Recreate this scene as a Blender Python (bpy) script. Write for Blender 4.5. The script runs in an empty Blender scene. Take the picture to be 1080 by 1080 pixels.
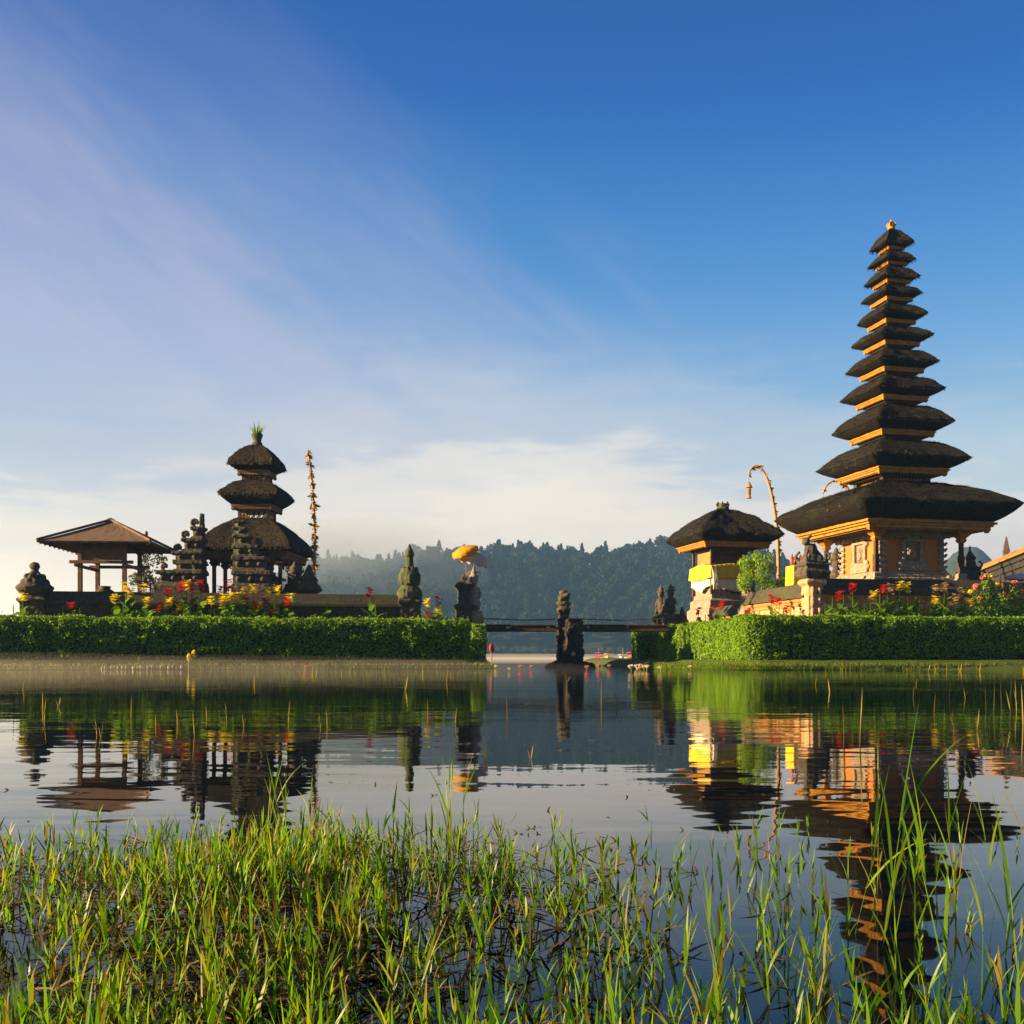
import bpy, bmesh, math, random
import numpy as np
from mathutils import Vector, Matrix, noise

S = bpy.context.scene
COL = S.collection
R = math.radians
PI = math.pi

# ------------------------------------------------------------------ camera
CAMH = 0.4
HZ = 693.0           # the horizon's row in the 1080 px photograph
cam_d = bpy.data.cameras.new('camera')
cam = bpy.data.objects.new('camera', cam_d)
COL.objects.link(cam)
cam.location = (0, 0, CAMH)
cam.rotation_euler = (R(90), 0, 0)
cam_d.sensor_width = 36.0
cam_d.lens = 36.0
cam_d.shift_y = (HZ - 540.0) / 1080.0
cam_d.clip_start = 0.05
cam_d.clip_end = 12000
S.camera = cam

# ------------------------------------------------------------------ sky and sun
SUN_EL, SUN_AZ = R(15.0), R(-100.5)     # azimuth from +Y, clockwise: the sun stands to the left
SUN_DIR = Vector((math.sin(SUN_AZ) * math.cos(SUN_EL), math.cos(SUN_AZ) * math.cos(SUN_EL), math.sin(SUN_EL)))
SKY_STRENGTH = 0.11
sun_d = bpy.data.lights.new('sun', 'SUN')
sun_d.energy = 5.0
sun_d.angle = R(0.5)
sun_d.color = (1.0, 0.65, 0.30)
sun = bpy.data.objects.new('sun', sun_d)
COL.objects.link(sun)
sun.location = SUN_DIR * 80
sun.rotation_euler = SUN_DIR.to_track_quat('Z', 'Y').to_euler()
S.view_settings.view_transform = 'Standard'
S.view_settings.look = 'None'
S.view_settings.gamma = 1.0
S.view_settings.use_curve_mapping = False
EXPO = 1.9
S.view_settings.exposure = EXPO


class NT:
    """small helper for building node trees"""
    def __init__(s, tree):
        s.t = tree
        s.t.nodes.clear()

    def n(s, kind, **kw):
        nd = s.t.nodes.new(kind)
        for k, v in kw.items():
            if k.startswith('i_'):
                nd.inputs[k[2:].replace('_', ' ')].default_value = v
            else:
                setattr(nd, k, v)
        return nd

    def l(s, a, b):
        s.t.links.new(a, b)

    def math(s, op, a, b=None, clamp=False):
        nd = s.t.nodes.new('ShaderNodeMath')
        nd.operation = op
        nd.use_clamp = clamp
        for i, v in enumerate((a, b)):
            if v is None:
                continue
            if isinstance(v, (int, float)):
                nd.inputs[i].default_value = v
            else:
                s.l(v, nd.inputs[i])
        return nd.outputs[0]

    def ramp(s, fac, stops, interp='LINEAR'):
        nd = s.t.nodes.new('ShaderNodeValToRGB')
        cr = nd.color_ramp
        cr.interpolation = interp
        while len(cr.elements) < len(stops):
            cr.elements.new(0.5)
        for e, (p, c) in zip(cr.elements, stops):
            e.position = p
            e.color = (c[0], c[1], c[2], 1) if not isinstance(c, (int, float)) else (c, c, c, 1)
        s.l(fac, nd.inputs['Fac'])
        return nd.outputs['Color']

    def mix(s, fac, a, b, blend='MIX'):
        nd = s.t.nodes.new('ShaderNodeMix')
        nd.data_type = 'RGBA'
        nd.blend_type = blend
        for sock, v in ((nd.inputs[0], fac), (nd.inputs[6], a), (nd.inputs[7], b)):
            if isinstance(v, (int, float)):
                sock.default_value = v
            elif isinstance(v, tuple):
                sock.default_value = (v[0], v[1], v[2], 1)
            else:
                s.l(v, sock)
        return nd.outputs[2]

    def noise(s, vec, scale, detail=4, rough=0.55, dist=0.0):
        nd = s.t.nodes.new('ShaderNodeTexNoise')
        nd.inputs['Scale'].default_value = scale
        nd.inputs['Detail'].default_value = detail
        nd.inputs['Roughness'].default_value = rough
        nd.inputs['Distortion'].default_value = dist
        s.l(vec, nd.inputs['Vector'])
        return nd.outputs['Fac']

    def mapping(s, vec, scale=(1, 1, 1), rot=(0, 0, 0), loc=(0, 0, 0)):
        nd = s.t.nodes.new('ShaderNodeMapping')
        nd.inputs['Scale'].default_value = scale
        nd.inputs['Rotation'].default_value = rot
        nd.inputs['Location'].default_value = loc
        s.l(vec, nd.inputs['Vector'])
        return nd.outputs[0]


world = bpy.data.worlds.new('World')
S.world = world
world.use_nodes = True


def build_sky():
    t = NT(world.node_tree)
    sky = t.n('ShaderNodeTexSky')
    sky.sky_type = 'NISHITA'
    sky.sun_disc = False
    sky.sun_elevation = SUN_EL
    sky.sun_rotation = SUN_AZ
    sky.altitude = 1200
    sky.air_density = 1.0
    sky.dust_density = 0.6
    sky.ozone_density = 2.0
    tc = t.n('ShaderNodeTexCoord')
    d = tc.outputs['Generated']
    sep = t.n('ShaderNodeSeparateXYZ')
    t.l(d, sep.inputs[0])
    x, y, z = sep.outputs
    az = t.math('ARCTAN2', x, y)                 # radians, 0 straight ahead, negative to the left
    el = t.math('ARCSINE', z)
    ae = t.n('ShaderNodeCombineXYZ')
    t.l(az, ae.inputs[0])
    t.l(el, ae.inputs[1])
    ae = ae.outputs[0]
    k = 1.0 / (SKY_STRENGTH * 2 ** EXPO)      # what the lens shows as these sky colours

    def lin(r, g, b_):
        f = lambda c: k * ((c / 255 + 0.055) / 1.055) ** 2.4
        return (f(r), f(g), f(b_))
    e01 = t.math('DIVIDE', el, 0.7, clamp=True)
    blueC = t.ramp(e01, [(0.0, lin(200, 206, 216)), (0.163, lin(190, 200, 215)), (0.29, lin(158, 186, 217)), (0.378, lin(134, 176, 220)), (0.495, lin(80, 148, 214)),
                         (0.611, lin(46, 126, 202)), (0.718, lin(18, 100, 186)), (0.815, lin(6, 91, 175)), (1.0, lin(4, 66, 140))])
    blueR = t.ramp(e01, [(0.0, lin(192, 208, 222)), (0.163, lin(184, 206, 224)), (0.27, lin(158, 199, 226)), (0.35, lin(128, 180, 224)), (0.46, lin(86, 156, 221)),
                         (0.57, lin(56, 131, 209)), (0.67, lin(12, 103, 190)), (0.76, lin(4, 94, 176)), (1.0, lin(3, 64, 138))])
    grad = t.mix(t.ramp(t.math('ADD', t.math('MULTIPLY', az, 0.7), 0.5), [(0.45, 0.0), (0.85, 1.0)]), blueC, blueR)
    base = t.mix(0.05, grad, sky.outputs[0])
    # pale morning cloud low over the lake
    n1 = t.noise(t.mapping(ae, (3.0, 10.0, 1), loc=(0.6, 0.2, 0)), 2.0, 6, 0.55, 0.4)
    n2 = t.noise(t.mapping(ae, (6.0, 34.0, 1), loc=(3, 1, 0)), 2.0, 5, 0.6, 0.3)
    nn = t.math('ADD', t.math('MULTIPLY', n1, 0.65), t.math('MULTIPLY', n2, 0.35))
    elj = t.math('ADD', el, t.math('MULTIPLY', t.math('SUBTRACT', nn, 0.5), -0.22))
    elj = t.math('ADD', elj, t.ramp(t.math('ADD', t.math('MULTIPLY', az, 1.0), 0.5), [(0.5, 0.0), (0.78, 0.035)]))
    elj = t.math('ADD', elj, t.ramp(t.math('ADD', az, 0.6), [(0.10, 0.06), (0.42, 0.0)]))
    elj = t.math('SUBTRACT', elj, t.ramp(t.math('ABSOLUTE', t.math('SUBTRACT', az, 0.08)), [(0.0, 0.030), (0.38, 0.0)], 'EASE'))
    low = t.ramp(elj, [(0.0, 1.0), (0.12, 0.96), (0.165, 0.72), (0.200, 0.24), (0.30, 0.0)], 'EASE')
    # thin lilac cirrus veil over the left of the sky, with faint streaks along its upper edge
    q = t.math('ADD', el, t.math('MULTIPLY', az, 0.72))
    cv = t.mapping(ae, (1, 1, 1), rot=(0, 0, R(31)))
    c1 = t.noise(t.mapping(cv, (1.1, 5.0, 1), loc=(0.2, 0.4, 0)), 2.0, 6, 0.55, 0.5)
    c2 = t.noise(t.mapping(cv, (2.4, 9.0, 1), loc=(1.2, 0.9, 0)), 2.0, 7, 0.62, 0.9)
    cc = t.math('ADD', t.math('MULTIPLY', c1, 0.6), t.math('MULTIPLY', c2, 0.4))
    qj = t.math('ADD', q, t.math('MULTIPLY', t.math('SUBTRACT', cc, 0.5), -0.42))
    veil = t.ramp(t.math('ADD', qj, 0.5), [(0.25, 0.42), (0.50, 0.60), (0.61, 0.55), (0.75, 0.26), (0.97, 0.0)], 'EASE')
    veil = t.math('MULTIPLY', veil, t.ramp(cc, [(0.34, 0.62), (0.64, 1.0)]), clamp=True)
    veil = t.math('MULTIPLY', veil, 1.28, clamp=True)
    veil = t.math('MULTIPLY', veil, t.ramp(el, [(0.43, 1.0), (0.58, 0.30)]))
    streak = t.math('MULTIPLY', t.ramp(cc, [(0.45, 0.0), (0.68, 0.95)]), t.ramp(t.math('ADD', q, 0.5), [(0.38, 0.45), (0.50, 1.0), (0.59, 0.6), (0.70, 0.0)]))
    hi = t.math('MAXIMUM', veil, streak)
    veilC = t.ramp(e01, [(0.0, lin(236, 228, 226)), (0.25, lin(200, 208, 232)), (0.5, lin(206, 200, 222)), (0.75, lin(170, 168, 205)), (1.0, lin(120, 120, 170))])
    azs = t.math('ADD', az, 0.6)
    dark = t.ramp(azs, [(0.05, lin(255, 246, 226)), (0.30, lin(240, 230, 222)), (0.6, lin(250, 228, 220)), (1.0, lin(236, 222, 220))])
    lite = t.ramp(azs, [(0.05, lin(255, 248, 232)), (0.30, lin(244, 236, 228)), (0.6, lin(255, 247, 236)), (1.0, lin(248, 236, 230))])
    lowC = t.mix(t.ramp(t.math('ADD', el, t.math('MULTIPLY', t.math('SUBTRACT', n2, 0.5), 0.12)), [(0.075, 0.0), (0.135, 1.0)]), dark, lite)
    s1 = t.mix(hi, base, veilC)
    s2 = t.mix(low, s1, lowC)
    s2 = t.mix(1.0, s2, t.ramp(el, [(0.0, (1.42, 1.36, 1.26)), (0.06, (1.36, 1.30, 1.20)), (0.12, (1.24, 1.20, 1.12)), (0.2, (1.10, 1.08, 1.04)), (0.35, (0.97, 0.98, 0.98)), (0.55, (0.85, 0.94, 0.97))]), 'MULTIPLY')      # the air in front of it takes this much away
    glow = t.math('MULTIPLY', t.ramp(t.math('ADD', az, 1.0), [(0.50, 1.0), (0.80, 0.0)]), t.ramp(el, [(0.0, 1.0), (0.17, 0.0)]))
    s2 = t.mix(1.0, s2, t.mix(glow, (1, 1, 1), (1.75, 1.62, 1.42)), 'MULTIPLY')      # brighter towards the low sun
    back = t.ramp(t.math('DIVIDE', t.math('ABSOLUTE', az), PI), [(0.20, 1.0), (0.55, 0.42)])     # unseen sky behind the camera, dimmed to cut fill light on shaded fronts
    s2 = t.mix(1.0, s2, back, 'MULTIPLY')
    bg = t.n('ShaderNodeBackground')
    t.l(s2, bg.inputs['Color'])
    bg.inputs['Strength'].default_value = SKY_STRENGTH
    out = t.n('ShaderNodeOutputWorld')
    t.l(bg.outputs[0], out.inputs['Surface'])


build_sky()
S.cycles.max_bounces = 8
S.cycles.volume_bounces = 0
S.cycles.caustics_reflective = False
S.cycles.caustics_refractive = False
S.cycles.sample_clamp_indirect = 6.0


def at(px, py, Y):
    """the point at depth Y that the photograph shows at pixel (px, py)"""
    return Vector(((px - 540) / 1080 * Y, Y, CAMH + (HZ - py) / 1080 * Y))


def ax(px, Y):
    return (px - 540) / 1080 * Y


def az_(py, Y):
    return CAMH + (HZ - py) / 1080 * Y


# ------------------------------------------------------------------ mesh helpers
class MB:
    def __init__(s):
        s.v, s.f = [], []

    def add(s, vs, fs):
        o = len(s.v)
        s.v += [tuple(p) for p in vs]
        s.f += [tuple(i + o for i in f) for f in fs]

    def box(s, cx, cy, z0, z1, hx, hy, rot=0.0, tx=1.0, ty=1.0):
        c, q = math.cos(rot), math.sin(rot)
        vs = []
        for z, sx, sy in ((z0, 1, 1), (z1, tx, ty)):
            for a, b in ((-1, -1), (1, -1), (1, 1), (-1, 1)):
                x, y = a * hx * sx, b * hy * sy
                vs.append((cx + x * c - y * q, cy + x * q + y * c, z))
        s.add(vs, [(3, 2, 1, 0), (4, 5, 6, 7), (0, 1, 5, 4), (1, 2, 6, 5), (2, 3, 7, 6), (3, 0, 4, 7)])

    def sqframe(s, h_out, h_in, z0, z1, cx=0, cy=0):
        """a square ring of four butted bars"""
        w = (h_out - h_in) / 2
        m = (h_out + h_in) / 2
        s.box(cx, cy - m, z0, z1, h_out, w)
        s.box(cx, cy + m, z0, z1, h_out, w)
        s.box(cx - m, cy, z0, z1, w, h_in - 0.001)
        s.box(cx + m, cy, z0, z1, w, h_in - 0.001)

    def bar(s, p0, p1, w, h):
        p0, p1 = Vector(p0), Vector(p1)
        d = (p1 - p0).normalized()
        up = Vector((0, 0, 1)) if abs(d.z) < 0.95 else Vector((0, 1, 0))
        a = d.cross(up).normalized() * w / 2
        b = a.cross(d).normalized() * h / 2
        vs = [p + i * a + j * b for p in (p0, p1) for i, j in ((-1, -1), (1, -1), (1, 1), (-1, 1))]
        s.add(vs, [(3, 2, 1, 0), (4, 5, 6, 7), (0, 1, 5, 4), (1, 2, 6, 5), (2, 3, 7, 6), (3, 0, 4, 7)])

    def tube(s, pts, rad, n=6):
        pts = [Vector(p) for p in pts]
        if isinstance(rad, (int, float)):
            rad = [rad] * len(pts)
        vs, fs = [], []
        for i, p in enumerate(pts):
            d = (pts[min(i + 1, len(pts) - 1)] - pts[max(i - 1, 0)]).normalized()
            ref = Vector((0, 1, 0)) if abs(d.y) < 0.9 else Vector((1, 0, 0))
            a = d.cross(ref).normalized()
            b = d.cross(a)
            for k in range(n):
                t = 2 * PI * k / n
                vs.append(p + (a * math.cos(t) + b * math.sin(t)) * rad[i])
        for i in range(len(pts) - 1):
            for k in range(n):
                k2 = (k + 1) % n
                fs.append((i * n + k, i * n + k2, (i + 1) * n + k2, (i + 1) * n + k))
        fs.append(tuple(range(n)))
        fs.append(tuple((len(pts) - 1) * n + k for k in reversed(range(n))))
        s.add(vs, fs)

    def lathe(s, prof, n=12, cx=0.0, cy=0.0, rot=0.0, sx=1.0, sy=1.0):
        vs, fs = [], []
        for r, z in prof:
            for k in range(n):
                t = 2 * PI * k / n + rot
                vs.append((cx + r * math.cos(t) * sx, cy + r * math.sin(t) * sy, z))
        m = len(prof)
        for i in range(m - 1):
            for k in range(n):
                k2 = (k + 1) % n
                fs.append((i * n + k, i * n + k2, (i + 1) * n + k2, (i + 1) * n + k))
        fs.append(tuple(reversed(range(n))))
        fs.append(tuple((m - 1) * n + k for k in range(n)))
        s.add(vs, fs)

    def sq(s, prof, cx=0.0, cy=0.0, rot=0.0):
        """square lathe: prof of (half width, z)"""
        s.lathe([(r * math.sqrt(2), z) for r, z in prof], 4, cx, cy, rot + PI / 4)

    def ell(s, c, r, n=8, m=6, rot=None):
        vs, fs = [], []
        c = Vector(c)
        M = rot if rot else Matrix.Identity(3)
        if isinstance(r, (int, float)):
            r = (r, r, r)
        vs.append(c + M @ Vector((0, 0, -r[2])))
        for i in range(1, m):
            p = -PI / 2 + PI * i / m
            for k in range(n):
                t = 2 * PI * k / n
                vs.append(c + M @ Vector((r[0] * math.cos(p) * math.cos(t), r[1] * math.cos(p) * math.sin(t), r[2] * math.sin(p))))
        vs.append(c + M @ Vector((0, 0, r[2])))
        L = len(vs) - 1
        for k in range(n):
            k2 = (k + 1) % n
            fs.append((0, 1 + k2, 1 + k))
            for i in range(m - 2):
                a = 1 + i * n
                fs.append((a + k, a + k2, a + n + k2, a + n + k))
            a = 1 + (m - 2) * n
            fs.append((a + k, a + k2, L))
        s.add(vs, fs)

    def curl(s, base, size, ang, thick, side=1):
        """an upright carved scroll (antefix) rooted at base, leaning outward along ang and curling back"""
        c, q = math.cos(ang), math.sin(ang)
        pts, rad = [], []
        for i in range(9):
            t = i / 8
            a = t * 4.2
            rr = size * (0.10 + 0.42 * t * (1 - 0.35 * t))
            o = size * 0.9 * math.sin(min(t, 0.6) / 0.6 * PI / 2)
            lx = size * 0.55 * math.sin(t * 2.6) * (1 if t < 0.75 else 0.75)
            lz = size * (1.15 * t - 0.35 * max(0, t - 0.7))
            pts.append((base[0] + c * lx * side, base[1] + q * lx * side, base[2] + lz))
            rad.append(thick * (1.0 - 0.45 * t))
        s.tube(pts, rad, 5)
        s.ell(pts[-1], thick * 0.95, 6, 4)

    def quad(s, p, u, w):
        s.add([p - u, p + w * 0.5 - u * 0.1, p + u, p - w * 0.5 - u * 0.1], [(0, 1, 2, 3)])

    def build(s, name, m=None, parent=None, loc=None, smooth=False, bevel=0.0, rotz=0.0):
        me = bpy.data.meshes.new(name)
        me.from_pydata(s.v, [], s.f)
        if smooth:
            me.polygons.foreach_set('use_smooth', [True] * len(me.polygons))
        me.update()
        if m:
            me.materials.append(m)
        o = bpy.data.objects.new(name, me)
        COL.objects.link(o)
        if parent:
            o.parent = parent
        if loc is not None:
            o.location = loc
        if rotz:
            o.rotation_euler = (0, 0, rotz)
        if bevel:
            b = o.modifiers.new('bevel', 'BEVEL')
            b.width = bevel
            b.segments = 2
            b.limit_method = 'ANGLE'
        return o


disp_tex = bpy.data.textures.new('weathering', 'CLOUDS')
disp_tex.noise_scale = 0.16
disp_tex.noise_depth = 3


def weather(o, voxel=0.025, strength=0.07, smooth=True):
    """fuse a carved stone into one surface and wear it"""
    r = o.modifiers.new('fuse', 'REMESH')
    r.mode = 'VOXEL'
    r.voxel_size = voxel
    r.use_smooth_shade = smooth
    d = o.modifiers.new('wear', 'DISPLACE')
    d.texture = disp_tex
    d.texture_coords = 'LOCAL'
    d.strength = strength
    d.mid_level = 0.5
    return o


def tag(o, label=None, cat=None, group=None, kind=None):
    if label:
        o['label'] = label
    if cat:
        o['category'] = cat
    if group:
        o['group'] = group
    if kind:
        o['kind'] = kind
    return o


def thing(name, label, cat, loc=(0, 0, 0), rotz=0.0, group=None):
    o = bpy.data.objects.new(name, None)
    COL.objects.link(o)
    o.empty_display_size = 0.3
    o.location = loc
    o.rotation_euler = (0, 0, rotz)
    return tag(o, label, cat, group)


KIDS = {}


def copy_thing(o, parent=None):
    c = o.copy()
    COL.objects.link(c)
    if parent:
        c.parent = parent
    for ch in [q for q in bpy.data.objects if q.parent == o]:
        copy_thing(ch, c)
    return c


ORD = ['first', 'second', 'third', 'fourth', 'fifth', 'sixth', 'seventh', 'eighth', 'ninth', 'tenth', 'eleventh',
       'twelfth', 'thirteenth', 'fourteenth', 'fifteenth', 'sixteenth', 'seventeenth', 'eighteenth', 'nineteenth',
       'twentieth']


# ------------------------------------------------------------------ materials
def surf(name, c1, c2, scale=4.0, rough=0.8, bump=0.3, c3=None, c3_scale=1.3, c3_at=(0.55, 0.68), metal=0.0,
         stretch=(1, 1, 1), bscale=None, bdist=0.02, spec=0.3):
    """a two or three tone weathered surface with noise relief"""
    m = bpy.data.materials.new(name)
    m.use_nodes = True
    t = NT(m.node_tree)
    tc = t.n('ShaderNodeTexCoord').outputs['Object']
    v = t.mapping(tc, stretch)
    f = t.noise(v, scale, 6, 0.62)
    col = t.ramp(f, [(0.32, c1), (0.68, c2)])
    if c3:
        f3 = t.noise(tc, c3_scale, 5, 0.65, 0.4)
        fine = t.noise(tc, c3_scale * 7, 3, 0.6)
        k = t.math('ADD', f3, t.math('MULTIPLY', t.math('SUBTRACT', fine, 0.5), 0.35))
        col = t.mix(t.ramp(k, [(c3_at[0], 0.0), (c3_at[1], 1.0)]), col, c3)
    p = t.n('ShaderNodeBsdfPrincipled')
    t.l(col, p.inputs['Base Color'])
    p.inputs['Roughness'].default_value = rough
    p.inputs['Metallic'].default_value = metal
    p.inputs['Specular IOR Level'].default_value = spec
    if bump:
        b = t.n('ShaderNodeBump')
        b.inputs['Strength'].default_value = bump
        b.inputs['Distance'].default_value = bdist
        t.l(t.noise(v, bscale or scale * 3, 6, 0.65), b.inputs['Height'])
        t.l(b.outputs[0], p.inputs['Normal'])
    o = t.n('ShaderNodeOutputMaterial')
    t.l(p.outputs[0], o.inputs['Surface'])
    return m


def leafy(name, cols, trans=0.35, tcol=None, rough=0.5, spec=0.3):
    """leaves: colour varies leaf by leaf, light passes through"""
    m = bpy.data.materials.new(name)
    m.use_nodes = True
    t = NT(m.node_tree)
    g = t.n('ShaderNodeNewGeometry')
    n = len(cols)
    col = t.ramp(g.outputs['Random Per Island'], [(i / max(n - 1, 1), c) for i, c in enumerate(cols)])
    p = t.n('ShaderNodeBsdfPrincipled')
    t.l(col, p.inputs['Base Color'])
    p.inputs['Roughness'].default_value = rough
    p.inputs['Specular IOR Level'].default_value = spec
    tr = t.n('ShaderNodeBsdfTranslucent')
    tc = t.mix(1.0, col, tcol or (1.5, 1.4, 0.6), 'MULTIPLY')
    t.l(tc, tr.inputs['Color'])
    mx = t.n('ShaderNodeMixShader')
    mx.inputs[0].default_value = trans
    t.l(p.outputs[0], mx.inputs[1])
    t.l(tr.outputs[0], mx.inputs[2])
    o = t.n('ShaderNodeOutputMaterial')
    t.l(mx.outputs[0], o.inputs['Surface'])
    return m


def thatch_mat():
    m = bpy.data.materials.new('black_palm_thatch')
    m.use_nodes = True
    t = NT(m.node_tree)
    tc = t.n('ShaderNodeTexCoord').outputs['Object']
    big = t.noise(tc, 1.1, 5, 0.6, 0.3)
    strand = t.noise(t.mapping(tc, (9, 9, 2.0)), 2.2, 5, 0.7)
    col = t.ramp(strand, [(0.32, (0.005, 0.0045, 0.004)), (0.52, (0.015, 0.0125, 0.010)), (0.72, (0.062, 0.049, 0.034))])
    moss = t.math('ADD', big, t.math('MULTIPLY', t.math('SUBTRACT', strand, 0.5), 0.5))
    col = t.mix(t.ramp(moss, [(0.52, 0.0), (0.70, 0.75)]), col, (0.030, 0.040, 0.016))
    spots = t.noise(tc, 5.0, 5, 0.75)
    col = t.mix(t.ramp(spots, [(0.62, 0.0), (0.72, 0.6)]), col, (0.13, 0.13, 0.10))
    p = t.n('ShaderNodeBsdfPrincipled')
    t.l(col, p.inputs['Base Color'])
    p.inputs['Roughness'].default_value = 0.85
    p.inputs['Specular IOR Level'].default_value = 0.25
    b = t.n('ShaderNodeBump')
    b.inputs['Strength'].default_value = 0.9
    b.inputs['Distance'].default_value = 0.14
    t.l(t.math('ADD', strand, big), b.inputs['Height'])
    t.l(b.outputs[0], p.inputs['Normal'])
    o = t.n('ShaderNodeOutputMaterial')
    t.l(p.outputs[0], o.inputs['Surface'])
    return m


def brick_mat():
    m = bpy.data.materials.new('orange_brick')
    m.use_nodes = True
    t = NT(m.node_tree)
    tc = t.n('ShaderNodeTexCoord').outputs['Object']
    sep = t.n('ShaderNodeSeparateXYZ')
    t.l(tc, sep.inputs[0])
    cmb = t.n('ShaderNodeCombineXYZ')
    t.l(t.math('ADD', sep.outputs[0], sep.outputs[1]), cmb.inputs[0])
    t.l(sep.outputs[2], cmb.inputs[1])
    br = t.n('ShaderNodeTexBrick')
    t.l(cmb.outputs[0], br.inputs['Vector'])
    br.inputs['Scale'].default_value = 4.0
    br.inputs['Mortar Size'].default_value = 0.008
    br.inputs['Color1'].default_value = (0.54, 0.235, 0.045, 1)
    br.inputs['Color2'].default_value = (0.46, 0.185, 0.035, 1)
    br.inputs['Mortar'].default_value = (0.40, 0.18, 0.06, 1)
    f = t.noise(tc, 2.4, 6, 0.65)
    col = t.mix(t.ramp(f, [(0.35, 0.0), (0.75, 0.45)]), br.outputs[0], (0.22, 0.09, 0.035))
    p = t.n('ShaderNodeBsdfPrincipled')
    t.l(col, p.inputs['Base Color'])
    p.inputs['Roughness'].default_value = 0.85
    b = t.n('ShaderNodeBump')
    b.inputs['Strength'].default_value = 0.35
    b.inputs['Distance'].default_value = 0.02
    t.l(t.noise(tc, 14, 5, 0.7), b.inputs['Height'])
    t.l(b.outputs[0], p.inputs['Normal'])
    o = t.n('ShaderNodeOutputMaterial')
    t.l(p.outputs[0], o.inputs['Surface'])
    return m


def water_mat():
    m = bpy.data.materials.new('lake_water')
    m.use_nodes = True
    t = NT(m.node_tree)
    tc = t.n('ShaderNodeTexCoord').outputs['Object']
    p = t.n('ShaderNodeBsdfPrincipled')
    p.inputs['Base Color'].default_value = (0.002, 0.004, 0.007, 1)
    p.inputs['Roughness'].default_value = 0.015
    p.inputs['IOR'].default_value = 1.333
    # long slow undulation, and little wind ripples that come in patches further out
    lo = t.noise(t.mapping(tc, (0.42, 1.0, 1)), 1.25, 2, 0.4, 0.3)
    mid = t.noise(t.mapping(tc, (0.40, 1.0, 1)), 3.6, 2, 0.45, 0.2)
    fine = t.noise(t.mapping(tc, (0.5, 1.0, 1), rot=(0, 0, R(8))), 13.0, 2, 0.5)
    patch = t.ramp(t.noise(t.mapping(tc, (0.10, 0.22, 1)), 1.0, 3, 0.5, 0.4), [(0.40, 0.0), (0.66, 1.0)])
    sep = t.n('ShaderNodeSeparateXYZ')
    t.l(tc, sep.inputs[0])
    far = t.ramp(t.math('DIVIDE', sep.outputs[1], 40.0), [(0.05, 0.0), (0.22, 0.8), (0.6, 1.5)])
    h = t.math('ADD', t.math('MULTIPLY', lo, 0.0046), t.math('MULTIPLY', mid, 0.0020))
    h = t.math('ADD', h, t.math('MULTIPLY', t.math('MULTIPLY', fine, t.math('MULTIPLY', patch, far)), 0.0018))
    b = t.n('ShaderNodeBump')
    b.inputs['Strength'].default_value = 1.0
    b.inputs['Distance'].default_value = 1.0
    t.l(h, b.inputs['Height'])
    t.l(b.outputs[0], p.inputs['Normal'])
    o = t.n('ShaderNodeOutputMaterial')
    t.l(p.outputs[0], o.inputs['Surface'])
    return m


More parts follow.
